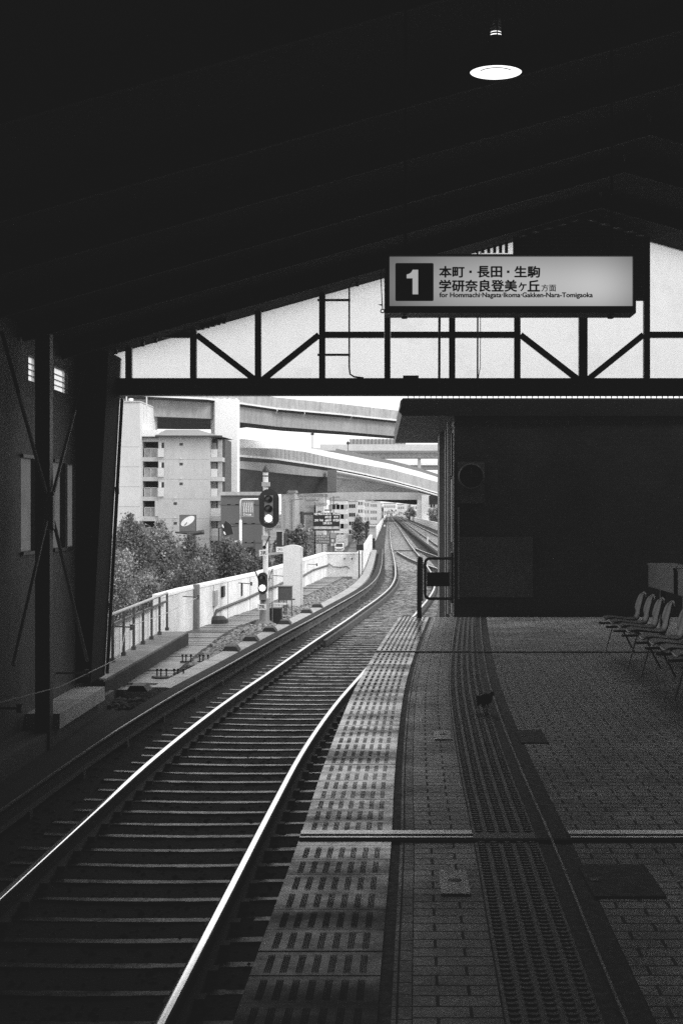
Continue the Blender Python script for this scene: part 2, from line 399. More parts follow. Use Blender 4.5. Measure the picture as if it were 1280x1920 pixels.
# sleepers, one by one
def sleeper_mesh(i):
    b = MB(); n = 9; w = .046; h0, h1 = -1.29, -1.170
    for s in range(n):
        x0 = -1.17+2.34*s/n; x1 = -1.17+2.34*(s+1)/n; j0 = random.uniform(-.008,.008)
        b.add([(x0,-w,h0),(x1,-w,h0),(x1,w,h0),(x0,w,h0),(x0,-w+j0,h1-.020*math.sin(math.pi*s/n)+random.uniform(-.002,.002)),(x1,-w+j0,h1-.020*math.sin(math.pi*(s+1)/n)+random.uniform(-.002,.002)),(x1,w-j0,h1-.020*math.sin(math.pi*(s+1)/n)),(x0,w-j0,h1-.020*math.sin(math.pi*s/n))],
              [(0,3,2,1),(4,5,6,7),(0,1,5,4),(1,2,6,5),(2,3,7,6),(3,0,4,7)])
    return b
protos = []
for i in range(5):
    b = sleeper_mesh(i); b.v = [(x, y, z) for x, y, z in b.v]
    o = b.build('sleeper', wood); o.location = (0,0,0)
    me = o.data; lo = min(v.co.z for v in me.vertices); protos.append(o)
y = 7.5; i = 0
LAB = 'weathered timber sleeper under the rails'
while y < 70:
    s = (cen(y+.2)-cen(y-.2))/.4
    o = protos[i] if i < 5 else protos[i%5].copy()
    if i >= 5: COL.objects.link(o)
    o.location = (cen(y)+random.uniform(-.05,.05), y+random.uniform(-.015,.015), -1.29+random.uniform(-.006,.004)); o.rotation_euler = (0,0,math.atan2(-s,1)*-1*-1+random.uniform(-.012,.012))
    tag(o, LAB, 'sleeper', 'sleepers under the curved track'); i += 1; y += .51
far = MB(); y = 70.2
while y < 420:
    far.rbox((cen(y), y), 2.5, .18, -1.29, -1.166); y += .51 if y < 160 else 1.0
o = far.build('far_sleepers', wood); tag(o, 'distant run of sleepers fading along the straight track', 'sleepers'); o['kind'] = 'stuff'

# loose stones of the ballast
ico = bmesh.new(); bmesh.ops.create_icosphere(ico, subdivisions=1, radius=1.); iv = np.array([v.co[:] for v in ico.verts]); ifc = np.array([[v.index for v in f.verts] for f in ico.faces]); ico.free()
def stones(name, pts, r0, r1, m, label):
    n = len(pts); V = iv[None]*(1+rng.uniform(-.3,.3,(n,len(iv),1)))*rng.uniform(r0,r1,(n,1,1))*rng.uniform(.6,1.3,(n,1,3)); V[:,:,2] *= .75
    V = (V+np.array(pts)[:,None,:]).reshape(-1,3); Fc = (ifc[None]+np.arange(n)[:,None,None]*len(iv)).reshape(-1,3)
    me = bpy.data.meshes.new(name); me.vertices.add(len(V)); me.vertices.foreach_set('co', V.ravel()); me.loops.add(Fc.size); me.loops.foreach_set('vertex_index', Fc.ravel()); me.polygons.add(len(Fc)); me.polygons.foreach_set('loop_start', np.arange(len(Fc))*3)
    me.update(calc_edges=True); me.validate(); me.materials.append(m)
    o = bpy.data.objects.new(name, me); COL.objects.link(o); o['kind'] = 'stuff'; o['label'] = label; o['category'] = 'ballast'
    return o
pts = []
for _ in range(17000):
    y = 7+55*random.random()**1.4; dx = random.uniform(-1.75,1.7); pts.append((cen(y)+dx, y, -1.192+random.uniform(-.012,.004)-dip(dx)))
pts = [q for q in pts if q[0] < edge(q[1])-.03 or q[1] > 22.5]
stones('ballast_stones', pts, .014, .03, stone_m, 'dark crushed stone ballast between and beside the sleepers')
# turnout rails crossing to the other track
mid = hermite([(55,6.2),(66,5.3),(106,4.15),(147,3.95),(250,3.6),(476,2.9),(900,1.2)])
for off, lab in ((-.75,'nearer shiny rail of the second track'), (.75,'further shiny rail of the second track')):
    rail('running_rail', lab, off, 60, 900, mid, 'rails of the second track', False)
def poly_rail(name, label, pts, grp):
    f = hermite(sorted((q[1], q[0]) for q in pts)); lo, hi = min(q[1] for q in pts), max(q[1] for q in pts)
    return rail(name, label, 0, lo, hi, f, grp, False)
poly_rail('turnout_rail', 'dark curved turnout rail diverging nearest the platform gate', [(2.6,60),(2.1,66),(1.15,76.8),(.61,86),(.12,98),(0.,102)], 'turnout rails')
poly_rail('turnout_rail', 'curved turnout rail leaving the shiny rail toward the second track', [(3.2,74),(2.64,83),(2.0,94),(1.41,106.5)], 'turnout rails')
tm = MB().box(-.1, 2.2, 103.2, 104.0, -1.2, -1.1); tag(tm.build('switch_rod', rail_side), 'dark switch rod lying across the track beyond the turnout', 'switch rod')
second = MB(); y = 62.
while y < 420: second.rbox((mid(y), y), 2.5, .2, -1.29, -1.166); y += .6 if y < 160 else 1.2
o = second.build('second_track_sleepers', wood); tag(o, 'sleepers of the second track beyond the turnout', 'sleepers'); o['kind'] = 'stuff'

# third rail with its cover board
cover_m = mat('sooty_cover_board', .035, .95, .1, amt=.3)
def third(label, f, y0, y1, side=1):
    ys = np.concatenate([np.arange(y0, min(y1,70), .6), np.arange(70, y1, 4)]) if y1 > 70 else np.arange(y0, y1+.01, .6)
    pa = [(f(y), y) for y in ys]; t = thing('third_rail', label, 'third rail', (f(y0), y0, -1.2), 'third rails')
    MB().sweep(pa, [(-.05,-1.12),(.05,-1.12),(.03,-1.08),(.03,-.99),(.045,-.97),(-.045,-.97),(-.03,-.99),(-.03,-1.08)]).build('conductor', rail_side, t)
    MB().sweep(pa, [(-.10,-.875),(.12,-.875),(.12,-.89),(-.085,-.89),(-.085,-1.1),(-.10,-1.1)]).build('cover_board', cover_m, t)
    MB().sweep(pa, [(.108,-.8745),(.124,-.8745),(.124,-.893),(.121,-.893)]).build('cover_edge', mat('worn_cover_edge', .35, .35, .5, amt=.3), t)
    sp = MB(); y = y0+.5
    while y < min(y1, 80):
        x = f(y); sp.box(x-.07, x+.07, y-.06, y+.06, -1.25, -1.11); sp.box(x-.12, x-.10, y-.03, y+.03, -1.25, -.9); y += 2.05
    sp.build('insulator', mid_grey, t)['kind'] = 'stuff'
third('dark third rail under its cover board beside the concrete kerb', lambda y: cen(y)-1.50, -20, 100)
third('far third rail starting beyond the turnout at a pale marker post', hermite([(125,2.3),(200,1.75),(357,1.0),(600,-.2)]), 125, 600)

# =====================================================  STATION CANOPY  =====================================================
BY_ = 22.3; WX = -4.3; RX = 2.64; RZ = 5.66; SL = .281
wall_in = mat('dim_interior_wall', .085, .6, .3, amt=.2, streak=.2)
cano = thing('station_canopy', 'dark gabled platform canopy with steel side wall and frosted windows', 'canopy', (WX, 5., -1.2))
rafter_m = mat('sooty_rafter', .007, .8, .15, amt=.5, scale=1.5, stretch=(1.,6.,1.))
near_black = mat('near_black_steel', .006, .9, .1)
def rz(x): return RZ-SL*abs(x-RX)
xl, xr = -4.5, 9.78
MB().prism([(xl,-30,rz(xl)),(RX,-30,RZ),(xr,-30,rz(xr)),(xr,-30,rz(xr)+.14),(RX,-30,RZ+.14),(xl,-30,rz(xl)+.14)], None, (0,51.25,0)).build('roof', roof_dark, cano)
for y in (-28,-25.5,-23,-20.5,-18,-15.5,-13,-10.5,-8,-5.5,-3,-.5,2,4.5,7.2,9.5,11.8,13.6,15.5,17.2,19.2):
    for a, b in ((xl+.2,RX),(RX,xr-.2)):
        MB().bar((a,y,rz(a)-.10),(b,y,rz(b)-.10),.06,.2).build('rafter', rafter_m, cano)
# side wall beside the track, with frosted windows and small clear lights above
def wall_piece(y0, y1, z0, z1): return (WX-.08, WX, y0, y1, z0, z1)
w = MB(); ZT = rz(WX)-.0
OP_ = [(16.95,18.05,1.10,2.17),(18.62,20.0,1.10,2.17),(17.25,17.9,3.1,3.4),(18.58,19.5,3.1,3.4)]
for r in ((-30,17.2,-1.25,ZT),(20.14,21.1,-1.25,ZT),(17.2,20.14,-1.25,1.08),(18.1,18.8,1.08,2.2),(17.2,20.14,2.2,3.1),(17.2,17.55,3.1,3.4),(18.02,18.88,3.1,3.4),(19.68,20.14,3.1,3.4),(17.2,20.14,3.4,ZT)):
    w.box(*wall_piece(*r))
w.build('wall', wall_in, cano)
frost = panelmat('frosted_window', .40); glassy = panelmat('wired_glass', .9, .6)
for y0, y1, mul in ((17.2,18.1,(17.9,)),(18.8,20.14,(19.45,))):
    wd = MB().box(WX-.05, WX-.045, y0, y1, 1.08, 2.2).build('window_pane', frost, cano)
    f = MB(); f.box(WX-.06, WX+.03, y0, y1, 1.05, 1.09); f.box(WX-.06, WX+.03, y0, y1, 2.18, 2.22)
    for q in mul: f.box(WX-.06, WX+.03, q-.06, q+.06, 1.09, 2.18)
    f.build('window_frame', black_steel, cano)
for y0, y1 in ((17.55,18.02),(18.88,19.68)):
    MB().box(WX-.05, WX-.045, y0, y1, 3.1, 3.4).build('transom_pane', glassy, cano)
    f = MB()
    for z in (3.17,3.24,3.31): f.box(WX-.06, WX-.02, y0, y1, z, z+.004)
    f.build('transom_bar', grey_paint, cano)
for y in (-24,-17.5,-11,-4.5,2.,8.5,13.2): MB().box(WX+.001, WX+.3, y-.12, y+.12, -1.25, ZT-.02).build('column', dark_steel, cano)
MB().box(-4.125, -3.955, 17.14, 17.3, -1.25, 3.6).build('column', dark_steel, cano)
MB().prism([(WX+.002,20.15,-.76),(-4.10,20.15,-.76),(-3.885,20.15,3.18),(-3.86,20.15,3.72),(WX+.002,20.15,3.72)], None, (0,.98,0)).build('column', mat('column_steel', .004, .85, .1, amt=.3), cano)
# guide channel on the column's outer corner
g = MB(); A = Vector((-4.09,21.15,-.74)); B = Vector((-3.878,21.15,3.16)); dv = Vector((.04,0,0))
MB().bar(A+dv*.5, B+dv*.5, .028, .006).build('corner_channel', near_black, cano)
g.tube([A, B], .008, 8); g.tube([A+dv, B+dv], .008, 8); g.build('corner_channel', mat('galvanised', .8, .3, .6, metal=.8, amt=.1), cano, True)
for t in (.245,.665): q = A+(B-A)*t; MB().box(q.x-.005, q.x+.05, 21.12, 21.16, q.z-.05, q.z+.05).build('channel_bracket', grey_paint, cano)
# plinth below
MB().box(WX-.1, -3.98, 12, 21.2, -1.25, -.98).build('plinth', wall_in, cano); MB().box(-4.29, -3.9, 17.4, 20.1, -.978, -.80).build('plinth_step', mat('plinth_concrete', .6, .8, .3, amt=.3), cano)
MB().box(xr-.2, xr-.1, -29.9, 20.8, -1.25, rz(xr)-.02).build('wall', wall_in, cano)  # unseen side wall, carried forward to shut out side light
MB().prism([(xl+.3,-29.9,-1.25),(xr-.21,-29.9,-1.25),(xr-.21,-29.9,rz(xr)),(RX,-29.9,RZ-.3),(xl+.3,-29.9,rz(xl))], None, (0,.1,0)).build('wall', wall_in, cano)  # unseen end wall, added to keep light out of the shell
MB().box(6.2, xr-.25, BY_, BY_+.1, -1.25, 3.3).build('wall', wall_in, cano)  # unseen wall added across the other track's opening to block its light
# cross brace
br = thing('cross_brace', 'X-shaped steel rod brace with bolted centre plate on the side wall', 'brace', (-3.93,17.03,-.5))
X = -3.93; c = (X,17.03,1.62)
brm = mat('brace_rod', .24, .5, .5)
for q in ((X,15.4,-.03),(X,19.1,-.35),(X,15.6,2.8),(X,18.36,2.8)):
    d = (Vector(q)-Vector(c)).normalized(); MB().tube([Vector(c)+d*.25, q], .022, 8).build('rod', brm, br)
MB().box(X-.055, X+.045, 16.99, 17.09, 1.35, 1.77).build('gusset_plate', brm, br)
for q in ((X,14.95,3.35),(X,18.9,3.35)): MB().tube([(X,17.03+(q[1]-17.03)*.667,2.77), q], .021, 8).build('rod', near_black, br)  # upper rods near black: shade under the roof put into the colour
for dy, dz in ((-.045,.18),(.04,.18),(-.045,-.22),(.04,-.22)): MB().lathe([(0,-.03),(.024,-.03),(.024,0),(0,0)], (X+dy,16.989,1.58+dz), 10, 'y').build('bolt', dark_steel, br)

# =====================================================  GABLE TRUSS  =====================================================
TY = 21.0
def tx(px): return (px-740)*TY/F
def tz(py): return EYE+(960-py)*TY/F
tr = thing('gable_truss', 'black steel gable truss with frosted panels spanning the track opening', 'truss', (tx(740),TY,tz(743)))
xa, xb = -3.99, 9.2; zb0, zb1 = tz(742), tz(711); zm = tz(628)
MB().box(xa, xb, TY-.12, TY+.12, zb0, zb1).build('bottom_chord', black_steel, tr)
MB().box(xa, xb, TY-.15, TY+.15, zb1-.018, zb1+.003).build('chord_flange', black_steel, tr)
pxs = [242,363,484,604,726,847,969,1092,1211,1332,1453,1574,1695,1816,1937]
for i, q in enumerate(pxs):
    x = tx(q); wd = (16 if q == 1092 else 11.5)*TY/F/2
    MB().box(x-wd, x+wd, TY-.05, TY+.05, zb1+.004, rz(x)-.01).build('post', black_steel, tr)
for a, b in ((290,357),(610,720),(732,841),(853,963),(1217,1326),(1338,1447),(1459,1568)):
    MB().box(tx(a), tx(b), TY-.045, TY+.045, zm-.042, zm+.042).build('mid_rail', black_steel, tr)
for a, b, s in ((369,471,0),(598,500,0),(975,1076,0),(1205,1108,0),(1580,1682,0),(1810,1712,0)):
    MB().bar((tx(a),TY,zm), (tx(b)+(.07 if a < b else -.07),TY,zb1-.02), .05, .085, (1,0,.8) if a < b else (-1,0,.8)).build('diagonal', black_steel, tr)
pm = panelmat('frosted_gable_panel', .97, .42)
lo = [xa+.02]+[tx(q) for q in pxs]+[xb]
for a, b in zip(lo[:-1], lo[1:]):
    if a > tx(960) and b < tx(1215): 
        pass
    za, zc = rz(a)-.03, rz(b)-.03
    po = [(a,TY+.06,zb1+.005),(b,TY+.06,zb1+.005),(b,TY+.06,zc)]
    if a < RX < b: po.append((RX,TY+.06,RZ-.03))
    po.append((a,TY+.06,za)); MB().prism(po, None, (0,.006,0)).build('frosted_panel', pm, tr)
lv = MB(); lx0, lx1 = tx(960), tx(1215); lz0 = tz(566)
lv.prism([(lx0,TY-.10,lz0),(lx1-.08,TY-.10,lz0),(lx1-.08,TY-.10,rz(lx1)-.02),(RX,TY-.10,RZ-.02),(lx0,TY-.10,rz(lx0)-.02)], None, (0,.02,0))
for i in range(22): z = lz0+.03+i*.052; lv.box(lx0+.01, lx1-.085, TY-.14, TY-.102, z, z+.026)
lv.build('louvre', dark_steel, tr)
for q in (882,893,904,915,926,937,948): x = tx(q); MB().box(x-.022, x+.022, TY-.08, TY-.055, tz(476), rz(x)-.02).build('louvre_bar', black_steel, tr)
# conduit with clamps, hanging cables
cd = thing('conduit', 'thin black conduit bent down the truss panels held by two clamps', 'conduit', (tx(655),TY-.1,zb1))
x = tx(655); MB().tube([(x+.15,TY-.12,tz(529)),(x+.04,TY-.12,tz(533)),(x,TY-.12,tz(542)),(x,TY-.12,tz(690)),(x+.01,TY-.12,tz(703)),(x+.07,TY-.12,tz(708)),(x+.2,TY-.12,tz(710))], .012, 8).build('pipe', black_steel, cd)
for q in (565,667): MB().box(tx(596), tx(657), TY-.14, TY-.10, tz(q+2), tz(q-2)).build('clamp', black_steel, cd)
for q, lab in ((822,'thick dark cable hanging behind the sign nearer its dark number square'), (893,'slim dark cable pair hanging behind the middle of the sign')):
    x = tx(q); cb = MB().tube([(x,TY-.2,rz(x)-.05),(x+.004,TY-.2,tz(600)),(x,TY-.2,tz(745))], .018 if q == 822 else .012, 8)
    if q == 893: cb.tube([(x+.045,TY-.2,rz(x)-.05),(x+.04,TY-.2,tz(690)),(x+.01,TY-.2,tz(712))], .005, 6)
    tag(cb.build('hanging_cable', black_steel), lab, 'cable')
for px_, py_ in ((383,611),(393,608),(403,606),(413,603),(423,600),(222,661),(272,646),(296,639),(670,534)):
    x = tx(px_); MB().box(x-.022, x+.022, TY-.2, TY-.16, rz(x)-.075, rz(x)-.01).build('roof_clip', black_steel, cano)
MB().bar((tx(378),TY-.18,rz(tx(378))-.03),(tx(428),TY-.18,rz(tx(428))-.03),.03,.05).build('roof_clip', black_steel, cano)
MB().box(tx(755), tx(784), TY-.2, TY-.12, zb1, zb1+.035).build('junction_box', black_steel, tr)

# =====================================================  END BUILDING  =====================================================
BY = 22.3
tile = brickmat('dark_wall_tile', .035, .22, .065, .006, .6, .5, .5, .4, uv=False, bump=.2)
tile_s = brickmat('side_wall_tile', .7, .22, .065, .006, .45, .5, .5, .4, uv=False, swap=True, bump=.2)
bd = thing('platform_building', 'low dark tiled building closing the platform end with overhanging flat roof', 'building', (3.4,BY,0))
bx0, bx1, bz = .885, 6.0, 3.23
MB().box(bx0, bx1, BY, 31, -1.2, bz-.22).build('wall', tile, bd)
MB().box(bx0-.012, bx0-.001, BY+.0, BY+.1, 0, 2.9).build('corner_tile', tile_s, bd)
sd = MB(); sd.box(bx0-.04, bx0-.0015, BY+1.2, BY+1.35, 0, 2.9); sd.box(bx0-.06, bx0-.0015, BY+2.2, BY+2.5, -.4, 2.9); sd.box(bx0-.09, bx0-.0015, BY+4.5, BY+5.4, -1.1, 2.95)
sd.build('pilaster', mid_grey, bd)
dr = MB().box(bx0-.02, bx0-.0016, BY+.35, BY+1.1, 0, 2.05).build('side_door', mid_grey, bd); MB().box(bx0-.05, bx0-.02, BY+.45, BY+.49, .95, 1.1).build('handle', chrome, dr)
wn = MB().box(bx0-.03, bx0-.0017, BY+.35, BY+1.1, 1.6+.5, 2.75).build('side_window', black_steel, bd); MB().box(bx0-.036, bx0-.0305, BY+.7, BY+.74, 2.12, 2.74).build('window_bar', grey_paint, wn)
MB().tube([(bx0-.075,BY+.16,.02),(bx0-.075,BY+.16,2.9)], .03, 8).build('drain_pipe', grey_paint, bd)
# roof slab with sloping soffit over the track side
rf = MB(); rf.prism([(.08,BY-.02,bz-.02),(.10,BY-.02,bz-.24),(bx1+.3,BY-.02,bz-.24),(bx1+.3,BY-.02,bz+.02),(.12,BY-.02,bz+.02)], None, (-.1,8.9,0)); rf.build('roof', mat('roof_soffit', .13, .7, .3, amt=.2), bd)
MB().prism([(.06,BY-.06,bz-.19),(.12,BY-.06,bz-.25),(bx1+.3,BY-.06,bz-.25),(bx1+.3,BY-.06,bz+.0),(.12,BY-.06,bz+.0)], None, (0,.038,0)).build('fascia', black_steel, bd)
rr = MB(); x = .2
while x < bx1: rr.box(x-.006, x+.006, BY+.2, BY+.23, bz+.021, bz+.16); x += .085
rr.build('roof_rib', dark_steel, bd)['kind'] = 'stuff'
MB().box(bx0+.08, bx0+1.17, BY-.02, BY-.001, .28, 1.18).build('wall_panel', mat('wall_panel', .09, .5, .4), bd)
MB().box(bx0+.055, bx0+.075, BY-.02, BY-.001, .25, 1.62).build('corner_strip', grey_paint, bd)
# round clock on a square board, hung on the tiled wall
ck = thing('wall_clock', 'dark round clock on a square board hung on the tiled wall', 'clock', (1.135,BY-.03,1.7))
cx, cz = 1.135, 2.08
MB().box(cx-.2, cx+.2, BY-.03, BY-.002, cz-.40, cz+.22).build('board', mat('clock_board', .09, .6, .3), ck)
MB().lathe([(.19,.0),(.195,-.03),(.18,-.05),(.17,-.045)], (cx,BY-.031,cz), 32, 'y').build('rim', mat('clock_rim', .05, .5, .3), ck)
MB().disc((cx,BY-.06,cz), .172, 32).build('face', black_steel, ck)
MB().box(cx-.004, cx+.004, BY-.066, BY-.062, cz, cz+.13).build('hand', dark_steel, ck); MB().box(cx, cx+.09, BY-.066, BY-.062, cz-.004, cz+.004).build('hand', dark_steel, ck)
# =====================================================  LETTERING  =====================================================
def lettering(name, body, x0, x1, z0, z1, y, m, parent, bold=.0, fitw=True):
    """raised letters filling the box x0..x1, z0..z1 on a face that looks toward -y"""
    cu = bpy.data.curves.new(name, 'FONT'); cu.body = body; cu.size = 1.; cu.extrude = .004; cu.resolution_u = 4
    t = bpy.data.objects.new(name, cu); COL.objects.link(t); bpy.context.view_layer.update()
    me = bpy.data.meshes.new_from_object(t.evaluated_get(bpy.context.evaluated_depsgraph_get()))
    COL.objects.unlink(t); bpy.data.objects.remove(t)
    a = np.array([v.co[:] for v in me.vertices]); lo, hi = a.min(0), a.max(0)
    sx = (x1-x0)/(hi[0]-lo[0]); sz = (z1-z0)/(hi[1]-lo[1]); r = parent
    while r.parent: r = r.parent
    for v in me.vertices:
        v.co = (x0+(v.co.x-lo[0])*sx-r.location.x, y-v.co.z*.25-r.location.y, z0+(v.co.y-lo[1])*sz-r.location.z)
    if bold:
        bm = bmesh.new(); bm.from_mesh(me); src = bm.verts[:]+bm.edges[:]+bm.faces[:]; hgt = z1-z0
        for dx, dz, dy in ((-bold*hgt,0,-.0004),(bold*hgt,0,-.0007),(0,bold*hgt*.8,-.001),(0,-bold*hgt*.8,-.0013)):
            g = bmesh.ops.duplicate(bm, geom=src)['geom']
            for q in g:
                if isinstance(q, bmesh.types.BMVert): q.co += Vector((dx, dy, dz))
        bm.to_mesh(me); bm.free()
    me.materials.clear(); me.materials.append(m)
    for p_ in me.polygons: p_.material_index = 0
    o = bpy.data.objects.new(name, me); COL.objects.link(o); o.parent = parent; return o

# =====================================================  HANGING SIGN  =====================================================
SY = 9.0; ks = SY/F
def sx(px): return (px-740)*ks
def sz(py): return EYE+(960-py)*ks
sg = thing('platform_sign', 'backlit platform sign with dark number square hanging from the canopy roof', 'sign', (sx(956),SY,sz(587)))
letter_m = mat('black_lettering', .012, .5, .3, amt=.05)
MB().box(sx(722), sx(1190), SY+.02, SY+.2, sz(588), sz(478)).build('housing', black_steel, sg)
f = MB(); f.box(sx(722), sx(1190), SY-.03, SY+.019, sz(588), sz(575)); f.box(sx(722), sx(1190), SY-.03, SY+.019, sz(481.5), sz(478)); f.box(sx(722), sx(730), SY-.03, SY+.019, sz(574.9), sz(481.6)); f.box(sx(1184.5), sx(1190), SY-.03, SY+.019, sz(574.9), sz(481.6))
f.build('frame', mat('sign_frame', .03, .4, .4, amt=.2), sg)
m, nt, b = nodes('sign_diffuser')          # opal sheet lit by tubes inside the box, brightest where the tubes sit
tc = N(nt, 'ShaderNodeTexCoord').outputs['Generated']; sp = N(nt, 'ShaderNodeSeparateXYZ'); nt.links.new(tc, sp.inputs[0])
u, w_ = sp.outputs[0], sp.outputs[2]
def blob(cx, cz, rx, rz_, h):
    d = math_(nt, 'ADD', math_(nt, 'POWER', math_(nt, 'MULTIPLY', math_(nt, 'SUBTRACT', u, cx), 1/rx), 2.), math_(nt, 'POWER', math_(nt, 'MULTIPLY', math_(nt, 'SUBTRACT', w_, cz), 1/rz_), 2.))
    return math_(nt, 'MULTIPLY', math_(nt, 'POWER', 2.718, math_(nt, 'MULTIPLY', d, -1.)), h)
tot = math_(nt, 'ADD', math_(nt, 'ADD', blob(.60,.42,.42,.75,.36), blob(.87,.4,.14,.6,.17)), math_(nt, 'ADD', blob(.22,.45,.2,.7,.08), .10))
b.inputs['Base Color'].default_value = (.3,.3,.3,1); b.inputs['Emission Color'].default_value = (1,1,1,1); nt.links.new(tot, b.inputs['Emission Strength']); b.inputs['Roughness'].default_value = .4
MB().box(sx(730), sx(1184.5), SY+.0, SY+.019, sz(575), sz(481.5)).build('lit_panel', m, sg)
# dark square with rounded corners
def rrect(x0, x1, z0, z1, r, y, n=5):
    o = []
    for cx, cz, a0 in ((x1-r,z1-r,0),(x0+r,z1-r,90),(x0+r,z0+r,180),(x1-r,z0+r,270)):
        for i in range(n+1): a = R(a0+90*i/n); o.append((cx+r*math.cos(a), y, cz+r*math.sin(a)))
    return o
MB().prism(rrect(sx(740.8), sx(812.3), sz(564.5), sz(493.4), .008, SY-.004), None, (0,.003,0)).build('number_square', letter_m, sg)
one_m, nt1, b1 = nodes('lit_numeral'); b1.inputs['Base Color'].default_value = (.5,.5,.5,1); b1.inputs['Emission Color'].default_value = (1,1,1,1); b1.inputs['Emission Strength'].default_value = .40
MB().prism([(sx(q),SY-.0047,sz(w)) for q, w in ((773,552),(773,522),(762,522),(762,515),(766.5,513.6),(770.5,511),(773.2,506),(783.5,506),(783.5,552))], None, (0,.0006,0)).build('numeral', one_m, sg)
lettering('lettering', '本町', sx(823.2), sx(869.8), sz(520.2), sz(499.3), SY-.002, letter_m, sg, .038)
lettering('lettering', '長田', sx(894.5), sx(940), sz(520.2), sz(499.3), SY-.002, letter_m, sg, .038)
lettering('lettering', '生駒', sx(964), sx(1011), sz(520.2), sz(499.3), SY-.002, letter_m, sg, .038)
for q in (881.5,952): MB().box(sx(q-2.3), sx(q+2.3), SY-.003, SY-.001, sz(512), sz(507.4)).build('lettering', letter_m, sg)
lettering('lettering', '学研奈良登美', sx(823.2), sx(968), sz(546.8), sz(525), SY-.002, letter_m, sg, .038)
lettering('lettering', 'ケ', sx(971.5), sx(986), sz(545.8), sz(530), SY-.002, letter_m, sg, .040)
lettering('lettering', '丘', sx(988.5), sx(1011), sz(546.3), sz(525.5), SY-.002, letter_m, sg, .038)
lettering('lettering', '方面', sx(1014), sx(1041.5), sz(546.5), sz(533.3), SY-.002, letter_m, sg, .015)
lettering('lettering', 'for Hommachi·Nagata·Ikoma·Gakken-Nara-Tomigaoka', sx(823.5), sx(1110), sz(560.2), sz(548.6), SY-.002, letter_m, sg, .040)
for q in (758,1147): MB().lathe([(0,-.0),(.014,-.004),(.018,-.012),(.018,-.02)], (sx(q),SY+.08,sz(588)), 12).build('lamp_cap', black_steel, sg)
for q in (760,1150): MB().tube([(sx(q),SY+.1,sz(478)), (sx(q),SY+.1,rz(sx(q))-.0)], .009, 8).build('hanger', near_black, sg)
for q, y0 in ((716.5,579),(1192,578)):
    ring = [(sx(q)+.011*math.cos(2*math.pi*i/14), SY+.1, sz(y0)+.011*math.sin(2*math.pi*i/14)) for i in range(15)]
    MB().tube(ring, .0035, 6, False).build('ring_hook', black_steel, sg)
MB().tube([(sx(713),SY+.1,sz(505)),(sx(716),SY+.1,sz(568)),(sx(716.5),SY+.1,sz(576))], .003, 6).tube([(sx(708),SY+.1,sz(567)),(sx(716),SY+.1,sz(567.5))], [.001,.006], 6).build('pull_cord', black_steel, sg)

# =====================================================  PENDANT LAMP  =====================================================
LY = 9.6; kl = LY/F; lx = (929-740)*kl; lz = EYE+(960-137)*kl
lp = thing('pendant_lamp', 'lit pendant lamp with wide round shade hanging under the dark roof', 'lamp', (lx,LY,lz))
r = 49*kl*1.0
MB().lathe([(r,0),(r*1.02,.004),(r*.95,.03),(r*.6,.115),(r*.3,.19),(.048,.235)], (lx,LY,lz), 40).build('shade', near_black, lp, True)
MB().disc((lx,LY,lz+.006), r*.985, 40, 'z').build('diffuser', lamp_white, lp)
ring = [(lx+r*.64*math.cos(2*math.pi*i/32), LY+r*.64*math.sin(2*math.pi*i/32), lz+.003) for i in range(33)]
MB().tube([q for q in ring[18:30]], .003, 6).build('inner_ring', black_steel, lp)
sc = MB()
for i in range(5): sc.lathe([(.036-.0008*i,0),(.038-.0008*i,.006),(.036-.0008*i,.012)], (lx,LY,lz+.245+i*.019), 20)
sc.build('vent_ring', mat('lamp_cooling_fin', .5, .4, .4), lp)
MB().lathe([(.034,.236),(.034,.262),(.028,.263)], (lx,LY,lz), 20).build('lit_neck', emit('lit_lamp_neck', .8, 1.6), lp)
MB().lathe([(.03,.262),(.03,.345),(.0,.35)], (lx,LY,lz), 16).build('socket', grey_paint, lp)
MB().tube([(lx,LY,lz+.34),(lx,LY,rz(lx))], .009, 8).build('stem', near_black, lp)
MB().bar((lx+.006,LY-.038,lz+.236),(lx+.006,LY-.038,lz+.34),.006).build('neck_clip', black_steel, lp)

# =====================================================  BENCHES  =====================================================
plastic = mat('glossy_dark_seat', .004, .35, .08, amt=.1); rim_m = mat('seat_rim_glint', .7, .35, .4, amt=.3); leg_m = mat('worn_leg', .8, .4, .5, amt=.2)
def seat_shell(x0, yc, parent):
    """bucket seat facing -x: x0 front lip, yc centre"""
    prof = [(0,.372,.155),(.015,.385,.185),(.06,.392,.2),(.16,.38,.205),(.28,.368,.2),(.34,.375,.17),(.365,.41,.125),(.385,.46,.155),(.395,.50,.175),(.405,.54,.183),(.42,.60,.17),(.427,.63,.15),(.432,.655,.115),(.435,.668,.08),(.436,.675,.04)]
    rows = []
    for i in range(9):
        t = i/4.-1; rows.append([(x0+a*1.0-.03*(t*t)*min(1,max(0,(z-.40)/.1))*(w/.185), yc+t*w, z-.0*(1-t*t)+(.018*t*t if z < .42 else 0)) for a, z, w in prof])
    o = MB().loft(rows).build('seat', plastic, parent, True)
    arcp = [(x0+.434-.014*t*t, yc+.19*math.sin(a), .60+.082*math.cos(a)) for a in [R(q) for q in range(-70,71,14)] for t in [math.sin(a)]]
    MB().tube(arcp, .0065, 6).build('rim_glint', rim_m, o, True)  # pale tube along the seat back: rim highlight put into shape and colour
    md = o.modifiers.new('shell', 'SOLIDIFY'); md.thickness = .012
    return o
BX = 2.27
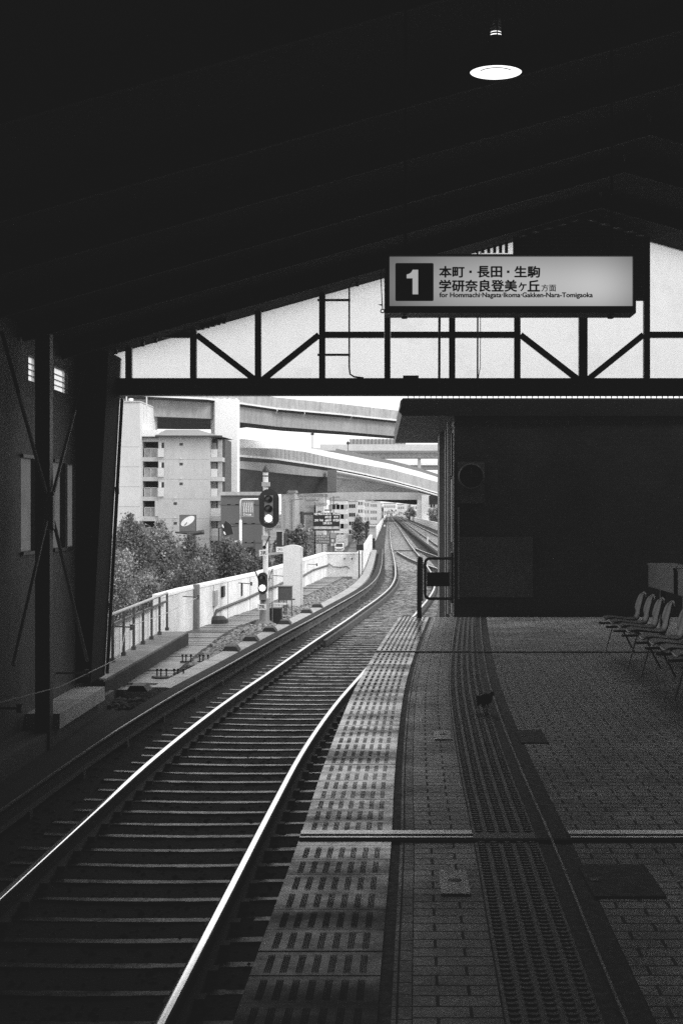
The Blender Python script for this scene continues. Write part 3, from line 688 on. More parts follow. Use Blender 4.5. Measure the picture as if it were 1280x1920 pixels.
def bench(label, ys, legs):
    bn = thing('bench', label, 'bench', (BX+.2, sum(ys)/len(ys), 0), 'seat rows along the platform')
    for y in ys:
        s = seat_shell(BX, y, bn)
        MB().bar((BX-.05,y,.345),(BX+.36,y,.35),.03,.022).build('bracket', dark_steel, bn)
        MB().lathe([(0,-.013),(.011,-.008),(.016,0),(.011,.008),(0,.013)], (BX-.056,y,.347), 10, 'x').build('bracket_cap', white_paint, bn, True)  # white colour stands in for the glint on the chrome caps
    MB().bar((BX+.16,ys[0]+.3,.32),(BX+.16,ys[-1]-.3,.32),.05,.04).build('beam', dark_steel, bn)
    for y in legs:
        MB().tube([(BX+.12,y,.31),(BX+.035,y,.0)], .009, 8).build('leg', leg_m, bn)
        MB().tube([(BX+.2,y,.31),(BX+.36,y,.0)], .009, 8).build('leg', near_black, bn)
bench('row of four dark bucket seats farthest along, nearest the tiled building', (16.2,15.65,15.1,14.55), (16.4,14.8))
bench('row of four dark bucket seats in the middle beside the grey box', (13.75,13.2,12.65,12.1), (14.0,12.3))
bench('row of dark bucket seats closest, cut by the picture edge', (11.55,11.0,10.45,9.9), (11.7,10.2))
for nm, ya, yb, lab in (('display_box',16.1,17.7,'grey box-shaped panel on posts behind the far seats'),('display_box',14.2,15.85,'second grey box panel, mostly cut off behind the middle seats')):
    d = thing(nm, lab, 'box', (3.05,(ya+yb)/2,0), 'box panels behind the seats')
    dm_ = mat('box_panel', .05, .4, .4, amt=.2)
    MB().box(3.0, 3.3, ya, yb, .67, .925).build('body', dm_, d); MB().box(2.99, 3.31, ya-.01, yb+.01, .926, .945).build('lid', dark_steel, d)
    MB().box(3.03, 3.27, ya-.013, ya-.0005, .69, .91).build('end_panel', grey_paint, d)  # paler end panel: light on the end face put into the colour
    for y in (ya+.1, yb-.1):
        MB().box(3.12, 3.18, y-.03, y+.03, 0, .669).build('leg', dark_steel, d)

# =====================================================  GATE AT THE PLATFORM END  =====================================================
gt = thing('end_gate', 'dark tubular gate with plate barring the platform end beside the building', 'gate', (.6,21.8,0))
kg = 21.8/F
def gx(px): return (px-740)*kg
def gz(py): return EYE+(960-py)*kg
def arc(cx, cz, r, a0, a1, y, n=6): return [(cx+r*math.cos(R(a0+(a1-a0)*i/n)), y, cz+r*math.sin(R(a0+(a1-a0)*i/n))) for i in range(n+1)]
x0, x1, z0, z1 = gx(796.5), gx(846), gz(1122.5), gz(1047); q = .07
MB().tube([(x1,21.8,z1)]+arc(x0+q,z1-q,q,90,180,21.8)+arc(x0+q,z0+q,q,180,270,21.8)+[(x1,21.8,z0)], .022, 10).build('frame', black_steel, gt, True)
MB().box(x0+.024, x1-.03, 21.79, 21.81, gz(1099.5), gz(1073)).build('plate', black_steel, gt)
MB().tube([(gx(847),21.8,gz(1131)),(gx(847),21.8,gz(1036))], .02, 8).build('hinge_post', black_steel, gt)
x0 = gx(785.5)
MB().tube([(x0,21.8,0),(x0,21.8,gz(1053)),(x0+.006,21.8,gz(1047)),(x0+.02,21.8,gz(1044))], .034, 12).build('post', black_steel, gt, True)
MB().tube([(x0+.045,21.84,.25),(x0+.045,21.84,gz(1050)),(x0+.03,21.83,gz(1045))], .014, 8).build('latch_bar', grey_paint, gt)

# =====================================================  PIGEON  =====================================================
pg_m = mat('dark_plumage', .012, .6, .3, amt=.4, scale=40)
px0, py0 = .705, 11.62
pg = thing('pigeon', 'small dark pigeon standing on the ribbed tactile paving', 'pigeon', (px0,py0,0))
sp_ = [(-.098,.072,.004),(-.08,.074,.014),(-.058,.079,.030),(-.03,.083,.043),(0,.086,.047),(.028,.092,.041),(.05,.104,.027),(.064,.114,.019),(.076,.119,.019),(.088,.117,.015),(.096,.113,.007),(.106,.107,.003),(.110,.104,.001)]
ca, sa = math.cos(R(48)), math.sin(R(48))
MB().tube([(px0+a*ca, py0+a*sa, z+.01) for a, z, r_ in sp_], [r_ for a, z, r_ in sp_], 14).build('body', pg_m, pg, True)
for s in (-1,1):
    ox, oy = -.018*s*sa, .018*s*ca
    lg = MB().tube([(px0+ox,py0+oy,.06),(px0+ox+.004,py0+oy,.03),(px0+ox-.002,py0+oy,.004)], [.008,.003,.003], 6)
    for a in (-30,0,30,180):
        lg.tube([(px0+ox-.002,py0+oy,.0045),(px0+ox+.022*math.cos(R(48+a)),py0+oy+.022*math.sin(R(48+a)),.003)], [.0026,.0012], 5)
    lg.build('leg', mid_grey, pg)
    w = MB(); rows = []
    for i in range(5):
        v = i/4.; rows.append([(px0+(.035-.115*t)*ca-s*(.041-.012*v)*sa*(1-.3*t), py0+(.035-.115*t)*sa+s*(.044-.010*(1-v))*ca*(1-.45*t), .125-.055*v-.03*t*v) for t in (0,.25,.5,.75,1)])
    w.loft(rows).build('wing', mat('wing_plumage', .02, .6, .3), pg, True)

# =====================================================  TRACKSIDE  =====================================================
def wallx(y): return float(np.interp(y, [20,29.8,32.4,41.1,61.2], [-4.66,-4.64,-4.52,-3.67,-2.73]))
def walkR(y): return float(np.interp(y, [21.7,26,31,34,36.4,61], [-3.5,-3.6,-3.67,-3.6,-3.3,-2.0]))
wk = MB(); y = 21.75
while y < 59.5:
    d = .46 if y < 40 else .9
    a, b = y, y+d-.02; z = -1.05+random.uniform(-.012,.010); tl = random.uniform(-.008,.008)
    wk.add([(wallx(a),a,-1.2),(walkR(a),a,-1.2),(walkR(b),b,-1.2),(wallx(b),b,-1.2),(wallx(a),a,z-tl),(walkR(a),a,z-tl),(walkR(b),b,z+tl),(wallx(b),b,z+tl)],
           [(4,5,6,7),(0,1,5,4),(1,2,6,5),(2,3,7,6),(3,0,4,7)]); y += d
wk.build('trackside_path', slab_m, kind='structure')
MB().box(-4.069, -4.05, 20.9, 29.36, -1.22, -.83).build('raised_walkway', mat('shaded_step_face', .05, .9, .1, amt=.3, streak=.3), kind='structure')  # dark streaked sheet: shade on the step's side put into the colour
st = MB()
for i in range(7): a = 20.9+i*1.21; st.box(-4.6, -4.07, a, a+1.2, -1.22, -.80)
st.build('raised_walkway', mat('step_concrete', .17, .8, .3, amt=.25, scale=2, streak=.3), kind='structure')
koff = -.717-1.2
ke = MB(); y = 21.6
while y < 100:
    d = 1.3 if y < 50 else 4.; b = min(y+d-.02, 100); ys = np.linspace(y, b, 4)
    ke.sweep([(cen(q)+koff, q) for q in ys], [(.16,-1.25),(.12,-1.0),(.02,-.985),(-.19,-.985),(-.19,-1.25)]); y += d
ke.build('trackside_kerb', mat('kerb_concrete', .33, .7, .35, amt=.25, scale=2.5, fine=20, bump=.2), kind='structure')
for i, (px_, Y) in enumerate(((271,21.25),(425,27.4),(461,29.5),(495,31.8),(527,33.9),(563,37.6),(588,39.8))):
    x = cen(Y)+koff-.06 if i else -3.62
    b_ = MB().prism([(x-.17,Y-.2,-.983),(x+.14,Y-.2,-.983),(x+.08,Y-.2,-.90),(x-.11,Y-.2,-.90)], None, (0,.4,0)).build('rail_bracket', mat('bracket_iron', .04, .7, .3))
    tag(b_, 'low dark trapezoid bracket sitting on the concrete kerb', 'bracket', 'brackets on the concrete kerb')
pts = []
for _ in range(5200):
    y = 26+33*random.random()**1.3; a, b = walkR(y), cen(y)+koff-.2
    if b > a: pts.append((random.uniform(a,b), y, -1.13+random.uniform(-.02,.03)))
gv = MB(); ys = np.linspace(25.5,60,60); gv.loft([[(walkR(y)-.03,y,-1.16) for y in ys],[(cen(y)+koff-.15,y,-1.14) for y in ys]]); gv.build('gravel_strip_ground', ballast_m, kind='structure')
stones('gravel', pts, .022, .05, mat('pale_gravel', .24, .85, .2, amt=.6, scale=9, fine=15), 'pale gravel strip between the walkway and the concrete kerb')
pts = [(random.uniform(-4.0,-3.0), random.uniform(20.6,21.7), -1.17+random.uniform(-.02,.02)) for _ in range(350)]
stones('gravel', pts, .03, .06, stone_m, 'dark gravel at the near end of the slab walkway')
# pin clamps
for px_, py_, lab in ((302,1271,'three-pin cable clamp on an oval dark pad, nearest on the slab walkway'),(334,1271,'three-pin cable clamp beside the oval pad near the kerb'),(349,1243,'three-pin cable clamp farther along where the gravel begins'),(381,1243,'three-pin cable clamp on the kerb beyond the gravel edge')):
    Y = F*2.6/(py_-960); x = (px_-740)*Y/F
    cl = thing('cable_clamp', lab, 'clamp', (x,Y,-1.04), 'pin clamps by the walkway')
    z = -1.035
    if px_ < 310: MB().lathe([(0,.02),(.13,.02),(.15,0)], (x,Y,z), 16).build('pad', black_steel, cl)
    else: MB().box(x-.1, x+.1, Y-.04, Y+.04, z, z+.02).build('pad', black_steel, cl)
    for dx in (-.06,.0,.085): MB().tube([(x+dx,Y,z+.015),(x+dx,Y,z+.13)], .011, 6).lathe([(.02,.10),(.02,.13),(0,.13)], (x+dx,Y,z), 8).build('pin', black_steel, cl)
# railing
ra = thing('railing', 'dark post railing with pale infill panels on the raised walkway', 'railing', (-4.48,25,-.8))
rm = mat('railing_paint', .06, .5, .4); pts_ = [(-4.40-.016*i, 22.37+i*1.035) for i in range(8)]
for x, y in pts_:
    MB().box(x-.02, x+.02, y-.02, y+.02, -.79, -.06).build('post', rm, ra); MB().box(x-.035, x+.035, y-.05, y+.05, -.80, -.74).build('post_foot', rm, ra)
xa_, ya_ = pts_[0]; xe, ye = pts_[-1]
MB().tube([(xa_,ya_-.6,-.055),(xe,ye,-.055)], .028, 8).build('top_rail', grey_paint, ra); MB().bar((xa_,ya_-.6,-.215),(xe,ye,-.215),.03,.04).build('mid_rail', rm, ra)
MB().bar((xa_-.07,ya_-.6,-.50),(xe-.07,ye,-.50),.012,.55).build('infill_panel', mat('infill_panel', .85, .6, .4, amt=.08, streak=.15), ra)
# white boundary wall, its returning leg and the far run
wl = thing('boundary_wall', 'stained white boundary wall with a grey pilaster beside the walkway', 'wall', (-3.9,40,-1.2))
ys = [29.9,32.4,36,41.1,48,54,61.2]
MB().sweep([(wallx(y)-.1, y) for y in ys], [(.1,-1.3),(.1,-.16),(-.1,-.16),(-.1,-1.3)]).build('wall', white_wall, wl)
MB().sweep([(wallx(y)-.1, y) for y in ys], [(.115,-.158),(.115,-.10),(-.115,-.10),(-.115,-.158)]).build('coping', mat('white_coping', .85, .7, .3, amt=.05), wl)
Y = 33.2; MB().box(wallx(Y)-.02, wallx(Y)+.09, Y-.17, Y+.17, -1.2, -.06).build('pilaster', mat('pilaster_grey', .16, .8, .2, amt=.2), wl)
for Y in (35.1,36.7,39.5,43,47,52): MB().box(wallx(Y)-.05, wallx(Y)+.012, Y-.015, Y+.015, -1.1, -.17).build('wall_joint', grey_paint, wl)
h_ = MB().box(wallx(35.4)-.1, wallx(35.4)+.03, 35.0, 35.5, -.66, -.30).build('wall_hatch', grey_paint, wl); MB().box(wallx(36)-.1, wallx(36)+.05, 35.9, 36.3, -.50, -.24).build('wall_slot', black_steel, wl)
MB().box(wallx(38.4)-.1, wallx(38.4)+.02, 38.3, 38.5, -.6, -.28).build('wall_slot', black_steel, wl)
w2 = thing('boundary_wall', 'short white return wall facing along the track before the van', 'wall', (-2.15,61,-1.2))
MB().box(-2.84, -1.52, 60.9, 61.1, -1.3, -.16).build('wall', white_wall, w2); MB().box(-2.85, -1.50, 60.885, 61.115, -.158, -.10).build('coping', mat('white_coping_return', .85, .7, .3, amt=.05), w2)
for x in (-2.05,-1.75): MB().lathe([(.03,0),(.03,-.05),(0,-.05)], (x,60.9,-.35), 8, 'y').build('bolt', dark_steel, w2)
MB().box(-2.25, -1.75, 60.78, 60.899, -1.2, -1.08).build('plinth', mid_grey, w2)
w3 = thing('boundary_wall', 'long pale boundary wall running away along the straight track', 'wall', (-1.8,150,-1.2))
ys = [61.2,70,85,100,130,170,240,340,500,800]
MB().sweep([(cen(y)-2.27, y) for y in ys], [(.1,-1.3),(.1,-.15),(-.1,-.15),(-.1,-1.3)]).build('wall', white_wall, w3)
w4 = thing('boundary_wall', 'low white boundary wall on the far side of the second track', 'wall', (6.9,250,-1.2))
MB().sweep([(mid(y)+2.7, y) for y in (110,150,200,250,300,400,500,800)], [(.1,-1.3),(.1,-.02),(-.1,-.02),(-.1,-1.3)]).build('wall', white_wall, w4)
# cable along the wall, wires and their arms
pth = [(wallx(y)+.03, y, z) for y, z in ((34.9,-1.0),(35.3,-.78),(37,-.74),(39,-.70),(41.5,-.62),(44,-.64),(47,-.60),(51,-.66),(55,-.58),(60.8,-.62))]
tag(MB().tube(pth, .036, 8).build('wall_cable', dark_steel), 'sagging grey cable fixed along the white wall', 'cable')
tag(MB().tube([(-2.7,60.86,-.55),(-2.5,60.86,-.68),(-2.2,60.86,-.7),(-1.95,60.86,-.66),(-1.85,60.86,-.75)], .02, 6).build('wall_cable', mid_grey), 'short drooping cable on the return wall', 'cable')
tag(MB().lathe([(0,.16),(.18,.15),(.26,.08),(.27,0)], (-4.18,35.1,-1.05), 14).build('cable_coil', black_steel), 'dark coiled cable heap at the foot of the white wall', 'cable coil')
for i, (Y, z, lab) in enumerate(((24.0,-.28,'wire arm on the second railing post'),(31.9,-.25,'wire arm at the start of the white wall'),(37.9,-.25,'wire arm above the slot in the white wall'),(43.5,-.3,'wire arm on the wall behind the signal mast'),(53.,-.3,'wire arm on the wall beyond the white cabinet'))):
    x = wallx(Y)+(.1 if Y < 30 else .02)
    a = thing('wire_arm', lab, 'wire arm', (x,Y,z), 'wire arms on the wall')
    MB().tube([(x,Y,z),(x+.33,Y-.05,z-.02)], .012, 6).build('arm', dark_steel, a); MB().lathe([(.0,-.05),(.035,-.045),(.02,-.02),(.035,.0),(.02,.025),(.035,.045),(0,.05)], (x+.33,Y-.05,z-.02), 10).build('insulator', dark_steel, a)
wr = [(wallx(y)+.34, y, z) for y, z in ((31.9,-.27),(28,-.36),(24.,-.30))]+[(-3.9,21.2,-.52),(-3.92,17.5,-.5),(-3.95,15.,-.36),(-4.0,12.,-.3)]
tag(MB().tube(wr, .006, 5).build('signal_wire', grey_paint), 'thin slack wire strung from the wall arms into the canopy', 'wire')
for Y in (19.0,15.6):
    a = thing('wire_arm', 'wire arm on the dark canopy wall near the brace' if Y > 17 else 'wire arm low on the dark canopy wall', 'wire arm', (-4.3,Y,-.5), 'wire arms on the wall')
    MB().tube([(-4.3,Y,-.5),(-3.92,Y,-.5)], .014, 6).build('arm', dark_steel, a); MB().lathe([(0,-.05),(.035,-.045),(.02,0),(.035,.045),(0,.05)], (-3.92,Y,-.5), 10).build('insulator', dark_steel, a)

# =====================================================  SIGNAL MAST  =====================================================
MY = 35.5; km = MY/F
def mx(px): return (px-740)*km
def mz(py): return EYE+(960-py)*km
ms = thing('signal_mast', 'white signal mast with oval three-lamp head and lower two-lamp head', 'signal', (mx(496),MY,-1.1))
cxm = mx(498); mast_w = mat('mast_white', .75, .5, .4, amt=.1, streak=.2); plate_w = mat('plate_white', .7, .5, .3, amt=.04); lm = letter_m
MB().lathe([(.062,mz(1122)),(.062,mz(884))], (cxm,MY,0), 16).build('pole', mast_w, ms, True)
MB().lathe([(.09,mz(885)),(.088,mz(882)),(.05,mz(878)),(.015,mz(873)),(0,mz(871))], (cxm,MY,0), 16).build('finial', black_steel, ms, True)
MB().lathe([(.067,mz(893.5)),(.067,mz(891.5))], (cxm,MY,0), 16).build('band', black_steel, ms)
MB().lathe([(.21,-1.1),(.2,-1.07),(.125,-1.02),(.105,mz(1122)),(.0,mz(1121))], (mx(496),MY,0), 20).build('pedestal', mid_grey, ms, True)
for py_ in (908,1008): MB().box(cxm-.085, cxm+.1, MY-.09, MY+.09, mz(py_+4), mz(py_-4)).build('clamp', grey_paint, ms)
hy = MY-.16; hx, hz = mx(505.5), mz(953.5); rr_ = 18.5*km; hh = 36.5*km
MB().prism(rrect(hx-rr_, hx+rr_, hz-hh, hz+hh, rr_*.97, hy, 10), None, (0,.02,0)).build('backboard', black_steel, ms)
MB().box(mx(497), mx(513), hy-.05, hy-.001, mz(981), mz(929)).build('head', mid_grey, ms)
for py_, lit in ((936.5,0),(954.5,0),(972,1)):
    z = mz(py_)
    hd = MB(); rows = []
    for yy, s in ((hy-.052,1.),(hy-.16,1.)):
        rows.append([(mx(505)+.098*math.cos(R(a)), yy-(.05 if yy < hy-.1 and 40 < a < 140 else 0), z+.098*math.sin(R(a))) for a in range(-40,221,20)])
    hd.loft(rows); h_ = hd.build('hood', black_steel, ms)
    MB().lathe([(.083,-.052),(.083,-.06),(0,-.068)], (mx(505),hy,z), 24, 'y').build('lens', signal_lit if lit else lens_dark, ms)
MB().box(mx(497), mx(513), MY-.1, MY+.1, mz(995), mz(991)).build('head_bracket', grey_paint, ms)
h2 = MY-.14; lx2 = mx(493.5)
MB().prism(rrect(mx(485.5), mx(502), mz(1112), mz(1073), .09, h2-.1, 8), None, (0,.2,0)).build('lower_head', black_steel, ms)
MB().box(mx(487.5), mx(500.5), h2-.08, h2+.1, mz(1124), mz(1112.5)).build('lower_box', mid_grey, ms)
for py_, lit in ((1084.5,0),(1101.5,1)):
    z = mz(py_)
    MB().loft([[(lx2+.1*math.cos(R(a)), yy, z+.1*math.sin(R(a))) for a in range(-30,211,20)] for yy in (h2-.101,h2-.21)]).build('hood', dark_steel, ms)
    MB().lathe([(.072,-.1015),(.072,-.108),(0,-.115)], (lx2,h2,z), 20, 'y').build('lens', signal_lit if lit else lens_dark, ms)
MB().bar((mx(471),MY-.2,mz(1051)),(mx(486),MY-.12,mz(1086)),.025,.025).build('lever', black_steel, ms)
MB().tube([(mx(496.5),MY-.1,mz(1026)),(mx(506),MY-.1,mz(1006))], .014, 6).lathe([(.04,-.02),(.045,0),(.04,.02),(0,.02)], (mx(496.5),MY-.12,mz(1026)), 12, 'y').lathe([(.02,-.02),(.024,0),(0,.02)], (mx(506),MY-.12,mz(1006)), 10, 'y').build('pulley', black_steel, ms)
ld = MB(); ld.tube([(mx(510),MY+.1,-1.1),(mx(510),MY+.1,mz(1066))], .013, 6)
ld.tube([(mx(503),MY+.1,mz(1090)),(mx(510),MY+.1,mz(1066))], .01, 6)
for py_ in (1085,1108,1132): ld.bar((cxm,MY+.05,mz(py_)),(mx(510),MY+.1,mz(py_)),.02,.02)
ld.build('step_ladder', mid_grey, ms)
for px0_, px1_, a_, b_, tx_ in ((488,504.5,1041.5,1030.5,'3R'),(485,501.5,1142,1131,'7R')):
    pl_ = MB().box(mx(px0_), mx(px1_), MY-.3, MY-.285, mz(a_), mz(b_)).build('number_plate', plate_w, ms)
    MB().box(mx(px0_+5), mx(px1_-5), MY-.284, MY-.06, mz(a_)+.04, mz(b_)-.04).build('plate_bracket', mid_grey, ms)
    lettering('lettering', tx_, mx(px0_+3), mx(px1_-3), mz(a_-2.4), mz(b_+2.2), MY-.301, lm, pl_, .03)
# boxes around the mast
eb = thing('equipment_box', 'black low equipment box with two pale strips beside the mast foot', 'box', (mx(515),MY+.1,-1.1))
MB().box(mx(504.5), mx(526.5), MY+.15, MY+.6, -1.12, mz(1141)).build('body', black_steel, eb)
for a_, b_, xx in ((1134.5,1131.5,536),(1138.5,1136.3,527)): MB().box(mx(503), mx(xx), MY+.14, MY+.2, mz(a_), mz(b_)).build('strip', white_paint, eb)
CY = 38.6; kc = CY/F
cb = thing('control_box', 'small square grey control box on thin legs before the white cabinet', 'box', ((535-740)*kc,CY,-1.1))
def cx_(px): return (px-740)*kc
def cz_(py): return EYE+(960-py)*kc
MB().box(cx_(522), cx_(547.5), CY-.15, CY+.15, cz_(1125), cz_(1100)).build('body', mat('box_grey', .075, .6, .3, amt=.15), cb); MB().box(cx_(521), cx_(548.5), CY-.17, CY+.17, cz_(1099.8), cz_(1098)).build('lid', mid_grey, cb)
for q_, w_ in ((522.5,.02),(532,.03),(536,.03),(546,.025)): MB().box(cx_(q_), cx_(q_)+w_, CY-.05, CY-.05+w_, -1.12, cz_(1125.2)).build('leg', dark_steel, cb)
MB().bar((cx_(548),CY,cz_(1124)),(cx_(553),CY,cz_(1123.5)),.03,.03).build('handle', dark_steel, cb)
WY = 42.4; kw = WY/F
wc = thing('signal_cabinet', 'tall white cabinet with curved top beside the gravel strip', 'cabinet', ((549-740)*kw,WY,-1.1))
def wx_(px): return (px-740)*kw
def wz_(py): return EYE+(960-py)*kw
top = [(wx_(532)+(wx_(564)-wx_(532))*i/10, WY-.2, wz_(1024.5)+.045*math.sin(math.pi*i/10)) for i in range(11)]
MB().prism([(wx_(532),WY-.2,-1.14),(wx_(564),WY-.2,-1.14)]+top[::-1], None, (0,.4,0)).build('body', mat('cabinet_white', .66, .6, .3, amt=.06, streak=.08), wc)
MB().box(wx_(564)+.001, wx_(567), WY-.19, WY+.2, -1.14, wz_(1026)).build('side_rail', mat('cabinet_side', .5, .6, .3), wc)
ri = thing('route_indicator', 'narrow black route indicator with number plate just behind the white cabinet', 'signal', ((529-740)*.0155,43.4,-1.1))
kr = 43.4/F
def rx_(px): return (px-740)*kr
def rz_(py): return EYE+(960-py)*kr
MB().box(rx_(519.5), rx_(530), 43.2, 43.5, rz_(1024), rz_(997)).build('body', black_steel, ri); MB().box(rx_(518.8), rx_(531.3), 43.17, 43.5, rz_(996.8), rz_(995.6)).build('hood', grey_paint, ri); MB().box(rx_(530.1), rx_(531.2), 43.19, 43.5, rz_(1022), rz_(996.9)).build('side_trim', grey_paint, ri)
MB().tube([(rx_(533),43.6,-1.15),(rx_(533),43.6,rz_(1000))], .05, 8).build('pole', dark_steel, ri); MB().box(rx_(528), rx_(533), 43.5, 43.6, rz_(1016), rz_(1012)).build('bracket', dark_steel, ri)
npl = MB().box(rx_(519), rx_(533), 43.15, 43.165, rz_(1034.5), rz_(1025)).build('number_plate', plate_w, ri); MB().box(rx_(527), rx_(533), 43.166, 43.6, rz_(1031), rz_(1029)).build('plate_bracket', dark_steel, ri)
lettering('lettering', '3RS', rx_(521.5), rx_(531), rz_(1032), rz_(1027.3), 43.149, lm, npl)
# devices farther along the wall
db = thing('wall_box', 'black square device on a bracket at the end of the return wall', 'box', (-1.55,60.5,-.2))
kd = 60.5/F
MB().box((668-740)*kd, (681.5-740)*kd, 60.3, 60.7, EYE+(960-1032)*kd, EYE+(960-1020.5)*kd).build('body', black_steel, db); MB().tube([(-1.45,60.6,-1.2),(-1.45,60.6,-.02)], .03, 6).build('pole', dark_steel, db); MB().tube([(-1.32,60.6,-1.2),(-1.32,60.6,-.02)], .02, 6).build('pole', dark_steel, db)
gc = thing('trackside_cabinet', 'grey cabinet on a narrow dark stand beside the distant track', 'cabinet', (-1.65,112,-1.2))
kq = 112/F
MB().box((692.5-740)*kq, (705-740)*kq, 111.8, 112.3, EYE+(960-1009)*kq, EYE+(960-987)*kq).build('body', grey_paint, gc); MB().box((692-740)*kq, (706-740)*kq, 111.7, 112.4, EYE+(960-986.8)*kq, EYE+(960-984.5)*kq).build('lid', pale, gc)
MB().box((694-740)*kq, (703-740)*kq, 111.9, 112.2, -1.25, EYE+(960-1009.2)*kq).build('stand', black_steel, gc)
tag(MB().tube([(-2.05,108,-1.25),(-2.05,108,.45)], .09, 8).build('marker_post', black_steel), 'short black post beside the grey trackside cabinet', 'post')
tag(MB().tube([((801-740)*122/F,122,-1.25),((801-740)*122/F,122,EYE+(960-1006)*122/F)], .06, 8).build('marker_post', pale), 'pale marker post at the end of the far third rail', 'post')
tag(MB().box((719-740)*.1,(722-740)*.1,280,280.3,-1.2,EYE+(960-984)*.1).build('track_marker', white_paint), 'small white marker box beside the distant track', 'marker')
fs = thing('distant_signal', 'small distant signal mast standing beside the straight track', 'signal', (-3.3,400,-1.2)); kf = 400/F
MB().tube([((717-740)*kf,400,-1.2),((717-740)*kf,400,EYE+(960-950)*kf)], .14, 8).build('pole', dark_steel, fs); MB().box((715.3-740)*kf,(718.7-740)*kf,399.6,399.8,EYE+(960-959)*kf,EYE+(960-953)*kf).build('head', black_steel, fs); MB().box((715.5-740)*kf,(718.5-740)*kf,399.5,400,-1.2,EYE+(960-966)*kf).build('cabinet', dark_steel, fs)
# =====================================================  STREET LEVEL  =====================================================
GZ = -8.0
g = MB(); g.add([(-1500,-200,GZ),(1500,-200,GZ),(1500,6000,GZ),(-1500,6000,GZ)], [(0,1,2,3)])
g.build('ground', mat('street_ground', .16, .9, .2, amt=.3, scale=.05, fine=.6), kind='structure')
rd = MB(); rows = []
ysr = np.linspace(60, 900, 40)
rd.loft([[(-5-.018*y, y, GZ+.02) for y in ysr], [(-13-.035*y, y, GZ+.02) for y in ysr]][::-1]); rd.build('road', mat('asphalt', .055, .85, .3, amt=.2, scale=.4, fine=6), kind='structure')
lm_ = MB(); y = 60.
while y < 800: lm_.add([(-9-.0265*y-.08,y,GZ+.026),(-9-.0265*y+.08,y,GZ+.026),(-9-.0265*(y+5)+.08,y+5,GZ+.026),(-9-.0265*(y+5)-.08,y+5,GZ+.026)], [(0,1,2,3)]); y += 10
lm_.build('road_markings', white_paint, kind='structure')

# =====================================================  APARTMENT BLOCK  =====================================================
def facer(Y):
    k = Y/F
    return (lambda px: (px-740)*k), (lambda py: EYE+(960-py)*k)
AY = 220.; ax, az = facer(AY)
apw = mat('apartment_wall', .50, .8, .2, amt=.06, scale=.3, fine=2, streak=.12); apd = mat('apartment_recess', .10, .8, .2, amt=.3); aprail = mat('balcony_panel', .62, .6, .3, amt=.06); apr = mat('apartment_roof', .24, .7, .3, amt=.1)
ap = thing('apartment_building', 'grey six-storey apartment building with hipped roof and stacked balconies', 'building', (ax(330),AY,GZ))
MB().box(ax(190), ax(267), AY-2, AY+14, GZ, az(756)).build('stair_tower', mat('tower_wall', .6, .8, .2, amt=.05, scale=.2, fine=2, streak=.1), ap)
MB().box(ax(190), ax(268), AY-2.15, AY+14.2, az(755.8), az(753.6)).build('tower_parapet', apw, ap)
tk = MB().lathe([(0,az(744.5)),(.34,az(745.5)),(.36,az(750)),(.2,az(753.4)),(0,az(753.5))], (ax(241.5),AY+2,0), 14).build('roof_tank', white_paint, ap, True)
for q in (234,272): MB().box(ax(q), ax(q)+.16, AY+1, AY+1.2, az(785 if q > 250 else 754), az(738)).build('roof_pole', pale, ap)
MB().box(ax(297), ax(393), AY, AY+12, GZ, az(817)).build('wall', apw, ap)
MB().box(ax(267), ax(417), AY+3.5, AY+12.1, GZ, az(821)).build('back_wall', apd, ap)
rows_ = [(828,857),(865,894),(902,931),(939,968),(977,1005),(1014,1042)]
for i, (a, b) in enumerate(rows_):
    nb = rows_[i+1][0] if i < 5 else 1080
    # slab edges between the openings, panels across the lower part of each opening
    MB().box(ax(264.5), ax(296.9), AY+.2, AY+3.4, az(nb), az(b)).build('balcony_slab', apw, ap)
    MB().box(ax(393.1), ax(416.5), AY+.6, AY+3.4, az(nb), az(b)).build('balcony_slab', apw, ap)
    MB().box(ax(265), ax(267.5), AY+.25, AY+3.4, az(b), az(a)).build('balcony_side', apw, ap)
    MB().box(ax(270), ax(294), AY+.5, AY+.6, az(b)+.02, az(a+13)).build('balcony_panel', mat('balcony_rail_panel', .30, .6, .3) if i == 0 else bpy.data.materials['balcony_rail_panel'], ap)
    fr = MB()
    for q in (270,282,293.5): fr.box(ax(q), ax(q)+.08, AY+.42, AY+.48, az(b)+.02, az(a+12))
    fr.box(ax(269.5), ax(294.5), AY+.42, AY+.49, az(a+12.8), az(a+11.8)); fr.build('balcony_rail', aprail, ap)
    if i < 3:
        wn = MB().box(ax(303.5), ax(307.8), AY-.03, AY+.02, az(b-17), az(a+2)).build('window', black_steel, ap); MB().box(ax(296.5), ax(307.8), AY-.25, AY-.05, az(b), az(a+12.5)).build('window_ledge', aprail, ap); MB().box(ax(298.5), ax(303), AY-.03, AY+.02, az(a+12), az(a+2)).build('window_post', aprail, ap)
    else:
        MB().box(ax(297)-.5, ax(297), AY+.0, AY+.4, az(b), az(a)).build('balcony_side', apw, ap)
    MB().box(ax(394.5), ax(407 if i < 3 else 415.5), AY+.7, AY+.8, az(b)+.02, az(a+14)).build('balcony_panel', aprail, ap)
    MB().box(ax(407.2), ax(415.5), AY+1.0, AY+1.1, az(b)+.02, az(a-4)).build('balcony_screen', mat('balcony_screen', .4, .6, .3) if i == 0 else bpy.data.materials['balcony_screen'], ap)
    MB().box(ax(394), ax(401), AY+2.6, AY+3.45, az(b), az(a+1)).build('balcony_door', grey_paint, ap)
